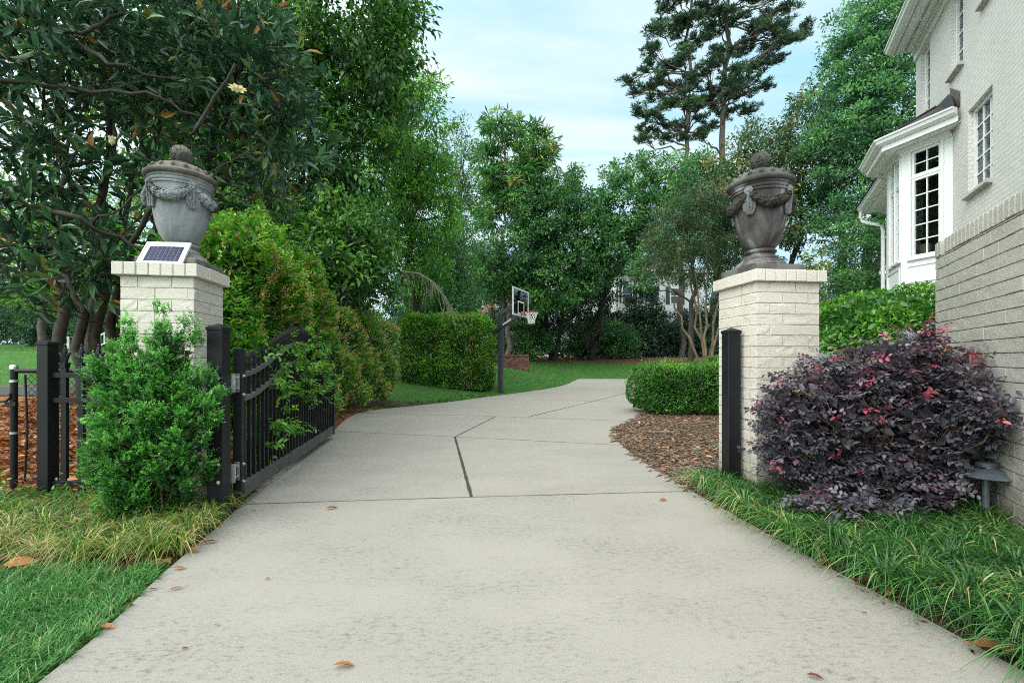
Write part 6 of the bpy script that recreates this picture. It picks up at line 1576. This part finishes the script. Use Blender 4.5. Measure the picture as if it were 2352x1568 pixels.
# small weeds in the straw
for (x, y, lab) in ((1598, 1037, 'small grass tuft in the middle of the pine straw bed'), (1648, 1030, 'small grass tuft in the straw against the gate post')):
    Z = 1254 / (y - CY); g = np.random.default_rng(x); n = 40; P3 = np.zeros((n, 3)); P3[:, :2] = g.normal(0, .03, (n, 2)); rt = gz(ax(x, Z), Z)
    A = blades_arrays(P3, g.uniform(.05, .13, n), np.full(n, .005), g.normal(0, .05, (n, 2)), g.normal(.6, .2, n), 3, g); o = leaves_obj('grass_tuft', [A], LM_grass, None); o.location = (ax(x, Z), Z, rt); tag(o, lab, 'grass tuft', 'grass tufts in the straw', 'thing')
# broad leaved seedlings at the fence foot
g = np.random.default_rng(77); n = 46; B = np.stack([g.uniform(-4.4, -3.45, n), g.uniform(3.55, 3.85, n), g.uniform(.0, .03, n)], 1)
A = spray(B, unit(np.array([0, -.2, 1.0]) + g.normal(0, .35, (n, 3))), g.uniform(.10, .26, n), 7, .055, .026, g, .45, .15, 1.0)
o = leaves_obj('seedling_leaves', [A], LM_hedge2, None); tag(o, 'self sown green seedlings at the foot of the short metal fence', 'undergrowth', kind='stuff')

# ------------------------------------------------------------------ single fallen leaves
LV = [(762, 1169, .10, .5, 'curled dark red brown leaf alone on the concrete just past the gate joint'), (790, 1533, .085, .55, 'crumpled tan brown leaf at the very front of the driveway'), (1523, 1150, .07, .35, 'small brown leaf on the concrete before the pine straw corner'),
      (614, 1331, .035, .3, 'tiny brown leaf scrap left of centre on the near concrete'), (404, 1354, .06, .75, 'thin pale curled leaf beside a twig near the lawn edge'), (352, 1355, .045, .8, 'flat tan leaf nearest the lawn edge on the concrete'), (246, 1443, .07, .7, 'long narrow tan leaf along the lawn border'),
      (499, 1437, .03, .8, 'tiny tan leaf bit right of the lawn on the concrete'), (424, 1492, .03, .05, 'small black seed pod on the near concrete'), (1586, 1120, .10, .8, 'pale leaf where the joint meets the straw bed'), (1650, 1165, .13, .72, 'brown leaf at the first liriope clump by the gate post'),
      (1722, 1196, .13, .6, 'rust brown leaf tucked against the liriope edge below the pillar'), (1778, 1238, .08, .5, 'small orange leaf on the concrete under the purple shrub'), (1895, 1296, .15, .85, 'long tan leaf lying along the liriope border'), (1988, 1338, .14, .45, 'glossy chestnut brown leaf under the liriope fringe'),
      (2046, 1368, .10, .55, 'folded brown leaf half under the liriope near the long chestnut one'), (2315, 1515, .26, .55, 'big flat brown leaf at the frame corner by the liriope'), (440, 1268, .11, .6, 'brown leaf at the tip of the mondo bed on the concrete edge'), (480, 1248, .10, .7, 'pale brown leaf leaning on the mondo grass edge'),
      (497, 1205, .09, .4, 'rust red leaf at the foot of the gate post'), (411, 1308, .07, .5, 'small curled leaf between lawn tip and concrete'), (292, 1392, .07, .4, 'dark brown leaf caught on the lawn edge'), (1986, 1410, .03, .1, 'tiny dark speck of leaf on the concrete right of centre'),
      (1872, 1558, .06, .1, 'greenish dark sprig end on the front concrete'), (530, 1165, .13, .45, 'chestnut leaf below the open gate corner')]
for (x, y, L, t, lab) in LV:
    Z = 1254 / (y - CY); X = ax(x, Z); g = np.random.default_rng(int(x * 3 + y)); a = g.uniform(-.5, .5) + (math.pi if g.random() < .5 else 0)
    V0, F0, T0 = leaf_arrays(np.array([[-L / 2 * math.cos(a), -L / 2 * math.sin(a), 0]]), np.array([[math.cos(a), math.sin(a), .04]]), np.array([[g.normal(0, .5), g.normal(0, .5), 1]]), np.array([L]), np.array([L * .40]), np.array([t]), LEAFM)
    V0[:, 2] += .012 - V0[:, 2].min()
    o = np_mesh('fallen_leaf', V0, F0, LM_dry, None, T0); o.location = (X, Z, max(0, gz(X, Z)) - .006); tag(o, lab, 'leaf', 'single leaves fallen by the driveway', 'thing')
for (x, y, Z, L, t, lab) in ((40, 1296, 2.62, .17, .62, 'curved orange brown leaf at the left frame edge of the mondo bed'), (135, 1312, 2.6, .18, .6, 'broad orange leaf lying between lawn and mondo grass'), (2070, 1275, 2.62, .16, .85, 'tan leaf resting on top of the liriope blades'), (2280, 1298, 2.55, .13, .8, 'crinkled pale orange leaf caught in the liriope'), (205, 1170, 3.42, .26, .6, 'large brown leaf at the base of the boxwood'), (168, 1100, 3.7, .10, .55, 'orange leaf stuck on the bottom rail of the metal fence')):
    p = at(x, y, Z); g = np.random.default_rng(x); a = g.uniform(-.4, .4)
    V0, F0, T0 = leaf_arrays(np.array([[-L / 2, 0, 0]]), np.array([[math.cos(a), math.sin(a), .1]]), np.array([[.1, -.9, .8]]), np.array([L]), np.array([L * .42]), np.array([t]), LEAFM)
    o = np_mesh('fallen_leaf', V0, F0, LM_dry, None, T0); o.location = p; tag(o, lab, 'leaf', 'single leaves fallen by the driveway', 'thing')
